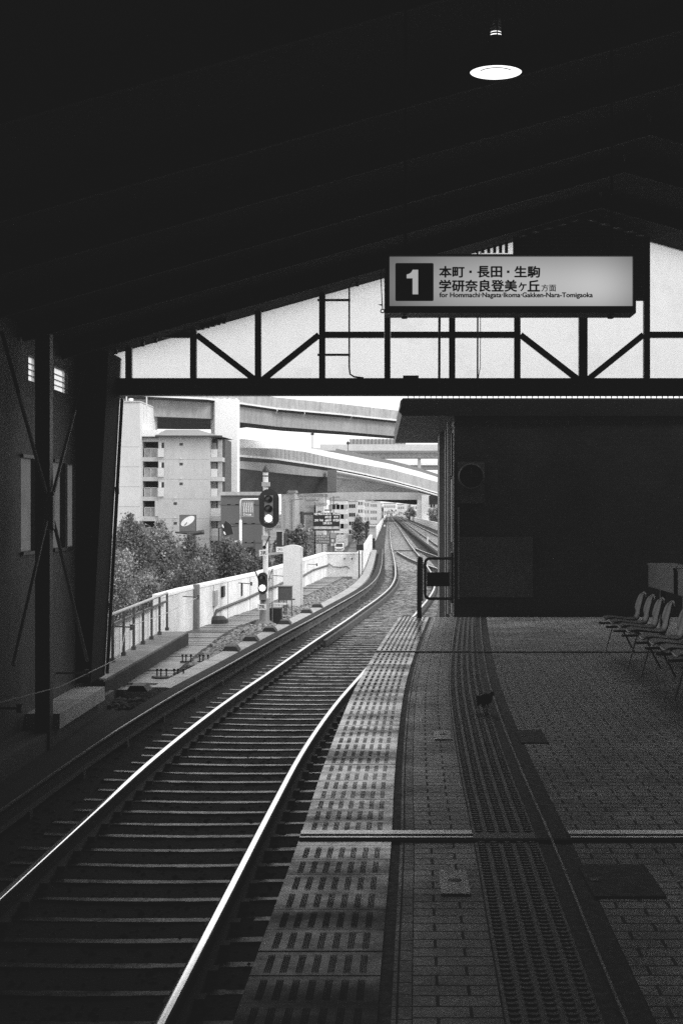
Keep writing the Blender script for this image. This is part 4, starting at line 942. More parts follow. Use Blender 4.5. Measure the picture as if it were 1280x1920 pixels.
for q, w_ in ((340,833),(340,870),(340,907),(329,944),(329,981)):
    wn = MB().box(ax(q-3), ax(q+3), AY-.04, AY+.01, az(w_+2.4), az(w_-2.4)).build('vent_window', dark_steel, ap)
    MB().box(ax(q-.8), ax(q+.8), AY-.25, AY-.0, az(w_-9.4), az(w_-11)).build('wall_vent', white_paint, ap)
for py_ in (861,898,935,972,1010): MB().box(ax(297)+.05, ax(393)-.05, AY-.018, AY-.003, az(py_+.5), az(py_)).build('facade_groove', mat('facade_groove', .36, .8, .2) if 'facade_groove' not in bpy.data.materials else bpy.data.materials['facade_groove'], ap); MB().box(ax(191), ax(266.5), AY-2.02, AY-2.003, az(py_-22), az(py_-22.5)).build('facade_groove', bpy.data.materials['facade_groove'], ap)
for q, w_ in ((289,853),(287,890),(274,927),(288,1001)): MB().box(ax(q)-.35, ax(q)+.35, AY+.9, AY+1.3, az(w_), az(w_)+.6).build('air_conditioner', white_paint, ap)
e0 = [(ax(293),AY-1.,az(816.5)),(ax(419),AY-1.,az(819.5)),(ax(421),AY+13,az(817)),(ax(293),AY+13,az(817))]
r1 = [(ax(303),AY+4,az(803)),(ax(366),AY+4,az(803)),(ax(366),AY+8,az(803)),(ax(303),AY+8,az(803))]
MB().add(e0+r1, [(0,1,5,4),(1,2,6,5),(2,3,7,6),(3,0,4,7),(4,5,6,7),(0,3,2,1)]).build('roof', apr, ap)
MB().box(ax(293), ax(418), AY-1.02, AY-.6, az(819.6), az(817)).build('eave', dark_steel, ap)
MB().box(ax(264), ax(297), AY-.3, AY+12, az(821), az(818.5)).build('eave', dark_steel, ap); MB().box(ax(264), ax(297), AY-.0, AY+12, az(818.4), az(806)).build('link_wall', white_paint, ap); MB().box(ax(264.5), ax(297), AY+.2, AY+3, az(828), az(821.2)).build('balcony_slab', apw, ap)

# gable sign with white ellipse on a board
BYq = 150.; qx, qz = facer(BYq)
bb = thing('billboard', 'square grey roadside board carrying a tilted white ellipse', 'billboard', (qx(352),BYq,GZ))
MB().box(qx(337.5), qx(366.5), BYq, BYq+.4, qz(996), qz(966)).build('board', mat('board_grey', .13, .5, .4, amt=.1), bb)
MB().box(qx(336.7), qx(367.3), BYq+.05, BYq+.45, qz(996.8), qz(965.3)).build('board_edge', dark_steel, bb)
el = []
for i in range(28):
    t = 2*math.pi*i/28; a_, b_ = 14.5*math.cos(t), 7.*math.sin(t); th = R(33)
    el.append((qx(352.3+a_*math.cos(th)-b_*math.sin(th)), BYq-.03, qz(977-(a_*math.sin(th)+b_*math.cos(th)))))
MB().prism(el, None, (0,.02,0)).build('ellipse', white_paint, bb)
MB().tube([(qx(346),BYq-.04,qz(985)),(qx(349),BYq-.04,qz(982)),(qx(351),BYq-.04,qz(979.5))], .05, 6).build('mark', mid_grey, bb)
MB().tube([(qx(362),BYq+.6,GZ),(qx(362),BYq+.6,qz(997))], .2, 8).build('pole', dark_steel, bb)
MB().tube([(qx(330),BYq-.5,qz(998)),(qx(366),BYq-.5,qz(1000)),(qx(384),BYq-.5,qz(997))], [.08,.2,.24], 8).build('lamp_arm', dark_steel, bb)

# =====================================================  ELEVATED ROADS  =====================================================
deck_c = mat('deck_parapet', .40, .8, .2, amt=.14, scale=.15, fine=1.2, streak=.35); girder_c = mat('deck_girder', .31, .7, .3, amt=.12, scale=.2, fine=1.5, streak=.3); sof_c = mat('deck_soffit', .07, .8, .2, amt=.25, scale=.2); line_c = mat('deck_lip', .7, .7, .3, amt=.08, scale=.3); band_c = mat('pale_barrier', .85, .7, .3, amt=.04, scale=.2)
def pier_of(*a): pass
# upper road
du = thing('elevated_road', 'upper elevated road crossing above the apartment roof', 'elevated road', (-10,250,GZ))
ST = [(190,183.),(270,180.),(392,175.),(445,169.),(520,160.),(640,151.),(743,142.),(860,132.),(1000,122.)]
K = 2800*14.75
def deck(px, off): Y = K/off; return ((px-740)*Y/F, Y)
base = [deck(*q) for q in ST]
def drow(zf, dn): return [(x, y+dn, z if not callable(zf) else zf(i)) for i, ((x, y), z) in enumerate(zip(base, [zf]*len(base) if not callable(zf) else [0]*len(base)))]
zt = [EYE+(960-py)*y/F for (x, y), py in zip(base, (733,734,739,743,746,756,767,780,796))]
zl = [EYE+(960-py)*y/F for (x, y), py in zip(base, (738,744,752,759,766.5,776,785,797,811))]
zt = list(np.full(len(zt), np.mean(zt[3:7]))); zl = list(np.full(len(zl), np.mean(zl[3:7])))
zg = 16.3
def rw(zs, dn): return [(x, y+dn, (zs[i] if isinstance(zs, list) else zs)) for i, (x, y) in enumerate(base)]
MB().loft([rw(zt,-2),rw(zl,-2),rw(zl,-1.7),rw(zt,-1.7)], True).build('parapet', deck_c, du)
MB().loft([rw([z+.0 for z in zl],-2.25),rw([z-.28 for z in zl],-2.25),rw([z-.28 for z in zl],-1.6),rw([z for z in zl],-1.6)], True).build('deck_lip', line_c, du)
MB().loft([rw([z-.29 for z in zl],-2.1),rw([z-.55 for z in zl],-.0),rw([z-.55 for z in zl],10.),rw([z-.1 for z in zl],10.)], True).build('deck_slab', sof_c, du)
MB().loft([rw([z-.56 for z in zl],0.),rw(zg,0.),rw(zg,.5),rw([z-.56 for z in zl],.5)], True).build('girder', girder_c, du)
FARN = [38,36,30,15,13,11,10,10,10]
def rwn(z, o): return [(x, y+n+o, z) for (x, y), n in zip(base, FARN)]
MB().loft([rw(zg,.51),rwn(zg-.05,0),rwn(zg+.4,.1),rw(zg+.4,.51)], True).build('soffit', sof_c, du)
MB().loft([rw(zt,10.),rw(zl,10.),rw(zl,10.3),rw(zt,10.3)], True).build('parapet', deck_c, du)
rb_ = MB()
for i in range(len(base)-1):
    n = int(math.hypot(base[i+1][0]-base[i][0], base[i+1][1]-base[i][1])/2.2)
    for j in range(n):
        t = j/n; x = base[i][0]*(1-t)+base[i+1][0]*t; y = base[i][1]*(1-t)+base[i+1][1]*t; zz = zl[i]*(1-t)+zl[i+1]*t
        rb_.box(x-.06, x+.06, y-1.9, y-.02, zz-1.5, zz-.5)

for q, py_ in ((521,768),(572,773),(659.5,779)):
    Yq = float(np.interp(q, [p_[0] for p_ in ST], [p_[1] for p_ in base])); kq_ = Yq/F; x = (q-740)*kq_; z = EYE+(960-py_)*kq_
    MB().tube([(x,Yq-2.2,z),(x+.05,Yq-2.15,z-.35),(x-.2,Yq-1.7,z-.75)], .09, 6).build('drain_spout', line_c, du)
jn = MB()
for i in range(len(base)-1):
    n = max(1,int(math.hypot(base[i+1][0]-base[i][0], base[i+1][1]-base[i][1])/5.))
    for j in range(n):
        t = j/n; x = base[i][0]*(1-t)+base[i+1][0]*t; y = base[i][1]*(1-t)+base[i+1][1]*t; jn.box(x-.04, x+.04, y-2.03, y-2.005, zl[i]+.02, zt[i]-.05)
jn.build('parapet_joint', girder_c, du)['kind'] = 'stuff'
# slab-sided pier beside the upper road
pr = thing('road_pier', 'tall bright white rectangular pier rising past the apartment roof', 'pier', (-25,238,GZ))
PY = 236.; ppx, ppz = facer(PY)
MB().box(ppx(403), ppx(445), PY, PY+3.5, GZ, ppz(748)).build('shaft', band_c, pr)
MB().prism([(ppx(402.9),PY+.05,GZ),(ppx(402.9),PY+.05,ppz(748.3)),(ppx(391),PY+3,ppz(748.3)),(ppx(391),PY+3,GZ)], None, (0,.4,0)).build('side_face', mat('pier_side', .85, .8, .2, amt=.05), pr)  # side face, as pale as the front of the shaft
for q in (405,419,428,441): MB().box(ppx(q), ppx(q+3), PY+.5, PY+1, ppz(747.9), ppz(746)).build('lug', white_paint, pr)
# lower curving ramp
RS = [(430,250.),(445,256.),(520,285.),(573,305.),(626,326.),(679,350.),(732.5,377.),(785.6,408.),(829.4,440.),(900,490.),(1000,560.)]
A_ = (817,818,827.5,836,846,857,868,882,896,922,965); B_ = (838,840,842,848,860,871,880.5,894.7,906.6,929,968); C_ = (851,853,859.5,867.5,876,886.7,898.7,913,926.5,945,975); D_ = (876,878,886.7,892,895.5,900,910.6,921,933,950,978)
def rr2(lst, dn, dz=0.): return [((px-740)*Y/F*(1+0*dn), Y+dn, EYE+(960-py)*Y/F+dz) for (px, Y), py in zip(RS, lst)]
dr_ = thing('elevated_road', 'lower curving ramp sweeping down toward the far portal', 'elevated road', (-5,330,GZ))
MB().loft([rr2(B_,-2),rr2(C_,-2),rr2(C_,-1.6),rr2(B_,-1.6)], True).build('parapet', deck_c, dr_)
MB().loft([rr2(C_,-2.3),rr2(C_,-2.3,-.35),rr2(C_,-1.5,-.35),rr2(C_,-1.5)], True).build('deck_lip', line_c, dr_)
mids = [c*.55+d*.45 for c, d in zip(C_, D_)]
MB().loft([rr2(C_,-2.0,-.36),rr2(C_,-.2,-1.0),rr2(C_,8,-1.0),rr2(C_,8,-.36)], True).build('deck_slab', sof_c, dr_)
MB().loft([rr2(C_,-.2,-1.01),rr2(D_,-.2),rr2(D_,.4),rr2(C_,.4,-1.01)], True).build('girder', girder_c, dr_)
MB().loft([rr2(D_,.41),rr2(D_,9,-.2),rr2(D_,9,.5),rr2(D_,.41,.5)], True).build('soffit', sof_c, dr_)
MB().loft([rr2(A_,9),rr2(B_,8,-.6),rr2(B_,8.4,-.6),rr2(A_,9.4)], True).build('far_barrier', band_c, dr_)
rowA = rr2(A_,9.45)
fb = MB().loft([[(x,y,z+1.0) for x, y, z in rowA[4:]],[(x,y,z-.05) for x, y, z in rowA[4:]],[(x,y+.2,z-.05) for x, y, z in rowA[4:]],[(x,y+.2,z+1.0) for x, y, z in rowA[4:]]], True); fb.build('noise_fence', mid_grey, dr_)
fp = MB(); rB = rr2(B_,-2.05); rC = rr2(C_,-2.05)
for i in range(2,4):
    for j in range(7):
        t = j/7.; a_ = Vector(rB[i]).lerp(Vector(rB[i+1]), t); c_ = Vector(rC[i]).lerp(Vector(rC[i+1]), t); fp.box(a_.x-.07, a_.x+.07, a_.y-.1, a_.y, c_.z+.1, a_.z)
fp.build('parapet_post', girder_c, dr_)['kind'] = 'stuff'
pipe = [(x,y-.6,z) for x, y, z in rr2(C_,-2.3,-.9)]; MB().tube(pipe[4:], .22, 6).build('drain_pipe', line_c, dr_)
MB().box(*[(q-740)*318/F for q in (614,631)], 317, 319.5, EYE+(960-922)*318/F, EYE+(960-881)*318/F).build('girder_splice', mid_grey, dr_)
# deep girder end and bearings where the ramp meets its pier, dark soffit of the rear lane
E_ = (927,927,925,924,922,921,921.5,922.5); rg = mat('rear_girder', .5, .8, .2, amt=.15, scale=.2, streak=.3)
for nm, a_, b_, mt in (('rear_soffit',0,5,sof_c),('rear_girder',4,8,rg)):
    D1 = rr2(D_,.43)[a_:b_]; E1 = rr2(E_,12.)[a_:b_]; o_ = .1 if nm == 'rear_girder' else 0
    MB().loft([D1, [(x,y+o_,z) for x, y, z in E1], [(x,y+.6+o_,z) for x, y, z in E1], [(x,y+.6,z) for x, y, z in D1]], True).build(nm, mt, dr_)
for px_, Yp, hgt, lab in ((587,328.,-1.5,'lamp pole with a small box head standing on the ramp'),(653,352.,-1.5,'pole with a diamond sign standing on the ramp parapet')):
    k_ = Yp/F; x = (px_-740)*k_; zt_ = EYE+(960-(812 if px_ == 587 else 832))*k_; zb_ = EYE+(960-(858 if px_ == 587 else 868))*k_
    o = thing('ramp_pole', lab, 'pole', (x,Yp-3,zb_)); MB().tube([(x,Yp-3,zb_),(x,Yp-3,zt_)], .1, 6).build('pole', mid_grey, o)
    if px_ == 587: MB().box(x-.35, x+.35, Yp-3.2, Yp-2.8, zt_-.6, zt_-.15).build('head', dark_steel, o); MB().box(x-.2, x+.2, Yp-3.2, Yp-2.8, zt_-.05, zt_+.2).build('cap', dark_steel, o)
    else: MB().prism([(x-.5,Yp-3.2,zt_),(x,Yp-3.2,zt_+.5),(x+.5,Yp-3.2,zt_),(x,Yp-3.2,zt_-.5)], None, (0,.1,0)).build('diamond_plate', dark_steel, o)
# portal pier over the tracks
QY = 440.; ox, oz = facer(QY)
po_ = thing('portal_pier', 'pale concrete portal pier whose beam spans the tracks under the ramp', 'pier', (ox(680),QY,GZ))
MB().box(ox(528), ox(803), QY, QY+6, oz(937), oz(922.5)).build('beam', mat('beam_concrete', .44, .8, .2, amt=.1, scale=.2, fine=1.5, streak=.2), po_)
MB().box(ox(782), ox(803), QY+.02, QY+5.9, GZ, oz(937)-.01).build('column', pale, po_); MB().box(ox(790), ox(803.5), QY-.3, QY+6.2, GZ, oz(928)).build('column_face', band_c, po_)
MB().box(ox(530), ox(556), QY+.02, QY+5.9, GZ, oz(937)-.01).build('column', pale, po_)
MB().prism([(ox(682),QY+6.1,oz(936)),(ox(782),QY+6.1,oz(936)),(ox(782),QY+6.1,oz(945.5)),(ox(740),QY+6.1,oz(941))], None, (0,30,0)).build('deck', sof_c, po_)
MB().box(ox(803.6), ox(1000), QY+2, QY+6, oz(946), oz(929)).build('side_deck', sof_c, po_)
# far level expressway
FY = 540.; fx_, fz_ = facer(FY)
fd = thing('elevated_road', 'far level expressway with a long noise barrier beyond the ramp', 'elevated road', (0,FY,GZ))
MB().box(fx_(600), fx_(1100), FY, FY+.5, fz_(845), fz_(833)).build('parapet', pale, fd); MB().box(fx_(600), fx_(1100), FY-.3, FY+.7, fz_(847.2), fz_(845.1)).build('deck_lip', mid_grey, fd)
MB().box(fx_(600), fx_(1100), FY+1.5, FY+12, fz_(858), fz_(847.3)).build('girder', deck_c, fd)
MB().box(fx_(654), fx_(760), FY+9, FY+9.4, fz_(834), fz_(821)).build('noise_barrier', grey_paint, fd)
nb = MB(); q = 654
while q < 760: nb.box(fx_(q), fx_(q)+.25, FY+8.7, FY+8.9, fz_(834), fz_(820)); q += 7
nb.build('barrier_post', mid_grey, fd)
MB().box(fx_(575), fx_(660), FY+20, FY+20.6, fz_(843), fz_(835)).build('parapet', pale, fd)
for q in (710,786): MB().box(fx_(q-3), fx_(q+3), FY+3, FY+7, GZ, fz_(858.1)).build('column', pale, fd)
fe = thing('elevated_road', 'farthest low expressway strip showing beneath the level expressway', 'elevated road', (20,640,GZ)); hx_, hz_ = facer(640.)
MB().box(hx_(690), hx_(1100), 640, 641, hz_(872), hz_(867)).build('parapet', band_c, fe); MB().box(hx_(690), hx_(1100), 641.1, 650, hz_(880), hz_(872.1)).build('girder', girder_c, fe)
for q in (760,830): MB().box(hx_(q-3), hx_(q+3), 643, 648, GZ, hz_(880.1)).build('column', pale, fe)
for q, y_, lab in ((626,545,'grey box truck passing on the far level expressway'),): MB().box(fx_(620), fx_(632), FY+4, FY+6, fz_(833.5), fz_(828.5))
# =====================================================  BUILDINGS BEHIND  =====================================================
def block(label, px0, px1, ptop, Y, v, wins=None, depth=14, extra=None):
    bx, bz_ = facer(Y); b = thing('city_building', label, 'building', (bx((px0+px1)/2),Y,GZ))
    MB().box(bx(px0), bx(px1), Y, Y+depth, GZ, bz_(ptop)).build('wall', v, b)
    MB().box(bx(px0)-.2, bx(px1)+.2, Y-.2, Y+depth+.2, bz_(ptop)+.01, bz_(ptop)+.5).build('roof_edge', mat('roof_edge', .4, .8, .2) if 'roof_edge' not in bpy.data.materials else bpy.data.materials['roof_edge'], b)
    if wins:
        nx, ny, w_, h_, gy, m_ = wins; zt_ = bz_(ptop)-1.2
        for i in range(nx):
            for j in range(ny):
                x = bx(px0)+(bx(px1)-bx(px0))*(i+.5)/nx; z = zt_-gy*j
                MB().box(x-w_/2, x+w_/2, Y-.06, Y+.02, z-h_, z).build('window', m_, b)
    return b
def hz(v, name): return mat(name, v, .85, .15, amt=.06, scale=.2, fine=1.5)  # far blocks get paler greys: distance haze put into the colour
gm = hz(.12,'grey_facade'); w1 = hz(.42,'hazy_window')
block('dark grey plain building standing between the white pier and the signal', 414, 490, 929, 205., gm, (5,3,1.6,.1,2.6,hz(.11,'facade_joint')))
block('pale plain building behind the upper signal lamp', 527, 552, 924, 300., hz(.5,'pale_facade'), (2,1,.4,9.,3,hz(.4,'facade_rib')))
block('wide pale building under the portal beam with a small dark window', 552, 607, 930, 330., hz(.58,'paler_facade'), None)
block('light grey building slab left of the small white house', 573, 589, 937, 318., hz(.42,'light_grey_facade'), (2,4,.8,.5,1.6,hz(.36,'slab_joint')))
sb = block('small white house-like block with one dark window above the road sign', 592, 606, 947, 312., hz(.8,'white_facade'), (1,1,.7,.9,9,hz(.15,'dark_window')))
block('white apartment block with rows of grey windows under the portal', 618, 649, 938, 420., hz(.72,'apartment_white'), (4,4,2.,1.3,2.7,w1))
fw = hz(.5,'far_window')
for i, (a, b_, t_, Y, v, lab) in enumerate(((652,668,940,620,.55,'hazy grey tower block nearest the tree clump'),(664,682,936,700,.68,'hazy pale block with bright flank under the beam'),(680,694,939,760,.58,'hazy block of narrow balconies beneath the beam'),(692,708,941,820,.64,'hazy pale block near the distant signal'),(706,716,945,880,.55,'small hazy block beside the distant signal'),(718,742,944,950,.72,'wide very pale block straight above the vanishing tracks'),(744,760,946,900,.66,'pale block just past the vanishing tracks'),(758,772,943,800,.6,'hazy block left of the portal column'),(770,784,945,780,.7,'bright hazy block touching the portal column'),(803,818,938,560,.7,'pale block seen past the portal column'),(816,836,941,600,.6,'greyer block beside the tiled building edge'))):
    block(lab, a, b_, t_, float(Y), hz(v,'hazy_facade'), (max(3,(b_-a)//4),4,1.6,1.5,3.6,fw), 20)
# =====================================================  TREES  =====================================================
leaf = leafmat('leaf_green', .22); leaf_l = leafmat('light_leaf', .36); leaf_d = leafmat('dark_leaf', .17); leaf_h = leafmat('hazy_leaf', .36)  # hazy_leaf is paler: distance haze put into the leaf colour
bark = mat('bark', .09, .9, .2, amt=.3)
def tree(name, label, px, Y, top, bot, hw, n, m, size, seed, spires=5, group='trees along the street'):
    rnd = np.random.default_rng(seed); k = Y/F; cx = (px-740)*k; zt_ = EYE+(960-top)*k; zb_ = max(GZ+1.5, EYE+(960-bot)*k); W = hw*k
    t = thing(name, label, 'tree', (cx,Y,GZ), group)
    b = MB(); b.tube([(cx,Y,GZ),(cx+.05,Y,(GZ+zb_)/2),(cx-.1,Y,zb_+1),(cx,Y,zt_-.5)], [.28,.22,.16,.03], 8)
    H = zt_-zb_; lim = []
    for i in range(spires*3):
        a = rnd.uniform(0, 2*math.pi); h = rnd.uniform(.1,.85); rr = W*(1-.6*h)*rnd.uniform(.5,1.)
        p0 = np.array([cx,Y,zb_+H*h*.6]); p1 = p0+np.array([rr*math.cos(a), rr*math.sin(a), H*rnd.uniform(.12,.38)]); p1[2] = min(p1[2]+H*.06, zt_-.05)
        lim.append((p0,p1)); b.tube([p0,(p0+p1)/2+np.array([0,0,-.1]),p1], [.07,.05,.015], 5)
    for i in range(6):
        a = rnd.uniform(0, 2*math.pi); rr = W*rnd.uniform(.15,.95); p0 = np.array([cx+rr*math.cos(a)*.8, Y+rr*math.sin(a), zb_+H*rnd.uniform(.3,.55)])
        p1 = p0+np.array([rr*.25*math.cos(a), 0, H*rnd.uniform(.3,.5)]); p1[2] = min(p1[2], zt_-.1*H*rnd.uniform(0,2)); lim.append((p0,p1)); b.tube([p0,p1], [.05,.012], 5)
    lim.append((np.array([cx,Y,zb_+H*.5]), np.array([cx,Y,zt_])))
    b.build('trunk', bark, t)
    c = MB(); per = int(n*(4.6 if Y < 100 else 2.))//len(lim); size *= (.8 if Y < 100 else .85)
    for p0, p1 in lim:
        br = rnd.uniform(.4,1.6); L = np.linalg.norm(p1-p0)
        for _ in range(per):
            s = rnd.uniform(.12,1.03); sp_r = (.36*L+.32)*(1.06-s)**.8*.9+.04
            ct = p0+(p1-p0)*s+rnd.normal(0,1,3)*sp_r*.55
            u = rnd.normal(0,1,3); u[2] += .5; u /= np.linalg.norm(u); v = np.cross(u, rnd.normal(0,1,3)); v /= np.linalg.norm(v)
            q = size*rnd.uniform(.6,1.3); d = u*q; e = v*q*.38
            c.add([ct-d*.5, ct+e*.9, ct+d*.6, ct-e], [(0,1,2,3)])
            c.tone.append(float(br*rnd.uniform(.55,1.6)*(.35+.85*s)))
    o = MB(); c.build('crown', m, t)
    return t
TR = [('street_tree','spiry tree beside the dark canopy column',243,72.,968,1130,36,7000,leaf,.125,1),
('street_tree','bushy tree with bright leaves filling the corner above the railing',216,62.,1035,1180,48,8000,leaf_l,.105,2),
('street_tree','broad tree in front of the apartment balconies',300,80.,980,1130,42,6500,leaf,.18,3),
('street_tree','tree rising under the billboard arm',356,84.,1006,1130,46,5600,leaf_d,.18,4),
('street_tree','low leafy tree above the middle of the white wall',300,66.,1062,1170,62,8000,leaf,.11,5),
('street_tree','leafy tree above the grey wall pilaster',372,74.,1042,1150,46,6500,leaf_d,.13,6),
('street_tree','dark rounded tree in front of the traffic signal',428,92.,1012,1110,42,5600,leaf_d,.18,7),
('street_tree','tree just behind the signal mast ladder',470,98.,1028,1110,38,3800,leaf_d,.2,8),
('street_tree','small tree showing above the white cabinet',561,150.,984,1060,29,4200,leaf,.26,9),
('street_tree','tree partly hidden by the route indicator',532,140.,1000,1070,20,2400,leaf,.26,10),
('street_tree','far round tree between the truck and the grey trackside cabinet',671,400.,965,1022,22,3600,leaf_h,.55,11),
('street_tree','pale hazy tree seen right past the portal column',815,380.,952,985,16,1800,leaf_h,.55,14),
('street_tree','pale hazy tree left of the portal column foot',770,520.,952,975,12,1500,leaf_h,.7,15)]
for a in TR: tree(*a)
hd = MB(); 
for i in range(5200):
    x = rng.uniform(-110,150); y = 900+rng.uniform(-30,30); z = GZ+abs(rng.normal(0,1))*4+1; q = rng.uniform(.8,2.)
    u = rng.normal(0,1,3); u /= np.linalg.norm(u); v = np.cross(u, rng.normal(0,1,3)); v /= np.linalg.norm(v); c_ = np.array([x,y,min(z,2.5)])
    hd.add([c_-u*q, c_+v*q*.6, c_+u*q, c_-v*q*.6], [(0,1,2,3)]); hd.tone.append(float(rng.uniform(.6,1.4)))
o = hd.build('far_woods', leaf_h); tag(o, 'distant hazy tree line closing the end of the tracks', 'trees'); o['kind'] = 'stuff'
# =====================================================  STREET THINGS  =====================================================
VY = 300.; vx, vz = facer(VY)
def vehicle_van(px, pbase, Y, lab):
    k = Y/F; x = (px-740)*k; z = EYE+(960-pbase)*k; v = thing('van', lab, 'van', (x,Y,z))
    s = MB(); prof = [(0,.35),(0,1.05),(.7,1.2),(1.2,1.95),(4.4,1.98),(4.5,.35)]
    s.prism([(x-.85,Y+a,z+h) for a, h in prof], None, (1.7,0,0)).build('body', white_paint, v)
    MB().add([(x-.74,Y+.68,z+1.23),(x+.74,Y+.68,z+1.23),(x+.66,Y+1.12,z+1.88),(x-.66,Y+1.12,z+1.88)], [(0,1,2,3)]).build('windscreen', lens_dark, v)
    MB().box(x-.5, x+.5, Y-.03, Y-.001, z+.6, z+.75).build('grille', dark_steel, v)
    for q in (-.72,.72): MB().box(x+q-.12, x+q+.12, Y-.03, Y-.001, z+.78, z+.98).build('headlight', chrome, v)
    MB().box(x-.86, x+.86, Y-.05, Y+.2, z+.3, z+.48).build('bumper', grey_paint, v)
    for a in (.8,3.6):
        for q in (-.8,.8): MB().lathe([(0,-.1),(.3,-.1),(.3,.1),(0,.1)], (x+q,Y+a,z+.3), 14, 'x').build('wheel', black_steel, v)
vehicle_van(635.5, 1037, 300., 'white van driving toward the station on the street below')
tk_ = thing('truck', 'white box truck just behind the van on the street', 'truck', (vx(639),318,GZ+.4)); kx = 318/F
X0, X1 = (630-740)*kx, (646-740)*kx
MB().box(X0, X1, 320, 326, EYE+(960-1026)*kx, EYE+(960-1003.5)*kx).build('cargo_box', white_paint, tk_); MB().box(X0+.1, X1-.1, 318, 319.9, GZ+.9, EYE+(960-1016)*kx).build('cab', grey_paint, tk_); MB().box(X0+.2, X1-.2, 317.97, 317.999, EYE+(960-1023)*kx, EYE+(960-1018)*kx).build('windscreen', lens_dark, tk_)
for q in (X0+.2,X1-.2):
    for a in (318.8,324.5): MB().lathe([(0,-.12),(.42,-.12),(.42,.12),(0,.12)], (q,a,GZ+.5), 12, 'x').build('wheel', black_steel, tk_)
# road-information board with rows of lit characters
IY = 215.; ix, iz = facer(IY)
ib = thing('information_board', 'dark gantry board with rows of pale characters over the street', 'road sign', (ix(578),IY,GZ))
MB().box(ix(587), ix(636.5), IY, IY+.4, iz(987), iz(961)).build('board', black_steel, ib)
MB().tube([(ix(566.5),IY+.3,GZ),(ix(566.5),IY+.3,iz(959))], .28, 10).build('post', dark_steel, ib); MB().bar((ix(562),IY+.3,iz(963)),(ix(588),IY+.3,iz(963)),.3,.35).build('arm', dark_steel, ib); MB().bar((ix(573),IY+.3,iz(993.5)),(ix(636.5),IY+.3,iz(993.5)),.25,.25).build('arm', dark_steel, ib)
chm = mat('board_character', .95, .6, .3, amt=.1)
def glyph(o, cx, cz, w_, h_, y, rnd):
    t = w_*.16
    for r_ in range(3):
        if rnd.random() < .85: zz = cz-h_/2+h_*(r_+.5)/3+rnd.uniform(-.03,.03); o.box(cx-w_/2*rnd.uniform(.6,1), cx+w_/2*rnd.uniform(.6,1), y-.03, y, zz-t/2, zz+t/2)
    for c_ in range(2):
        if rnd.random() < .8: xx = cx+w_*(c_-.5)*rnd.uniform(.2,.9); o.box(xx-t/2, xx+t/2, y-.034, y-.001, cz-h_/2*rnd.uniform(.7,1), cz+h_/2*rnd.uniform(.7,1))
rr5 = random.Random(5)
lines = [(963.5,[591,595,599,603,607,611,615,619,626,630,634]),(969.5,[611,615,619,628,632]),(975.5,[591,595,600,604,611,615,619,626,630,634]),(981,[607,611,616,620])]
for zc, xs in lines:
    ln = MB()
    for q in xs: glyph(ln, ix(q), iz(zc), .31, .36, IY-.001, rr5)
    ln.build('lettering', chm, ib)
for a_, b_ in ((588.5,606),(608,622),(624,635.5)): MB().box(ix(a_), ix(b_), IY-.02, IY-.001, iz(992), iz(987.3) if 0 else iz(987.2)).build('lower_plate', mat('plate_pale', .5, .6, .3, amt=.3, scale=3, fine=6) if 'plate_pale' not in bpy.data.materials else bpy.data.materials['plate_pale'], ib)
MB().box(ix(608), ix(622), IY, IY+.2, iz(958), iz(955)).build('top_plate', mid_grey, ib)
i2 = thing('road_sign', 'lower blue-grey road sign board with small characters below the gantry board', 'road sign', (ix(611),IY+20,GZ)); jx, jz = facer(IY+20)
i2['label'] = 'mid grey road sign board of small characters below the dark gantry board'
MB().box(jx(592.5), jx(617), IY+20, IY+20.2, jz(1020), jz(1003)).build('board', mid_grey, i2); MB().box(jx(618), jx(629.5), IY+20, IY+20.2, jz(1019), jz(999)).build('side_board', mid_grey, i2)
MB().box(jx(619), jx(628.5), IY+19.97, IY+19.999, jz(1009), jz(1000)).build('pale_plate', grey_paint, i2)
for zc in (1006,1011,1016):
    ln = MB()
    for q in range(595,616,4): glyph(ln, jx(q), jz(zc), .2, .26, IY+19.99, rr5)
    ln.build('lettering', chm, i2)
ln = MB(); glyph(ln, jx(623.5), jz(1014), .45, .5, IY+19.99, rr5); ln.build('lettering', chm, i2)
for q in (604,617.5): MB().tube([(jx(q),IY+20.3,GZ),(jx(q),IY+20.3,jz(1000))], .09, 8).build('post', mid_grey, i2)
# lamps
def street_lamp(px, pt, pe, Y, lab, m_=mid_grey, r_=.09):
    k = Y/F; x = (px-740)*k; z = EYE+(960-pt)*k; l = thing('street_lamp', lab, 'street lamp', (x,Y,GZ), 'street lamps')
    MB().tube([(x,Y,GZ),(x,Y,z)], r_, 8).build('pole', m_, l); MB().tube([(x,Y,z-.05),(x+(pe-px)*k*.6,Y,z+.06)], r_*.7, 6).build('arm', m_, l)
    MB().prism([(x+(pe-px)*k*.55,Y-.15,z+.0),(x+(pe-px)*k,Y-.15,z+.02),(x+(pe-px)*k*.95,Y-.15,z+.2),(x+(pe-px)*k*.6,Y-.15,z+.16)], None, (0,.3,0)).build('lamp_head', m_, l)
street_lamp(547, 937, 569, 230., 'dark street lamp in front of the pale building beside the signal')
street_lamp(619.5, 933, 637, 260., 'dark street lamp rising above the information board')
street_lamp(619.8, 946, 634, 262., 'lower side lamp just under the taller lamp by the board')
tag(MB().tube([(ix(609),IY+30,GZ),(ix(609),IY+30,iz(926))], .07, 6).build('flag_pole', dark_steel), 'thin dark pole rising over the information board', 'pole')
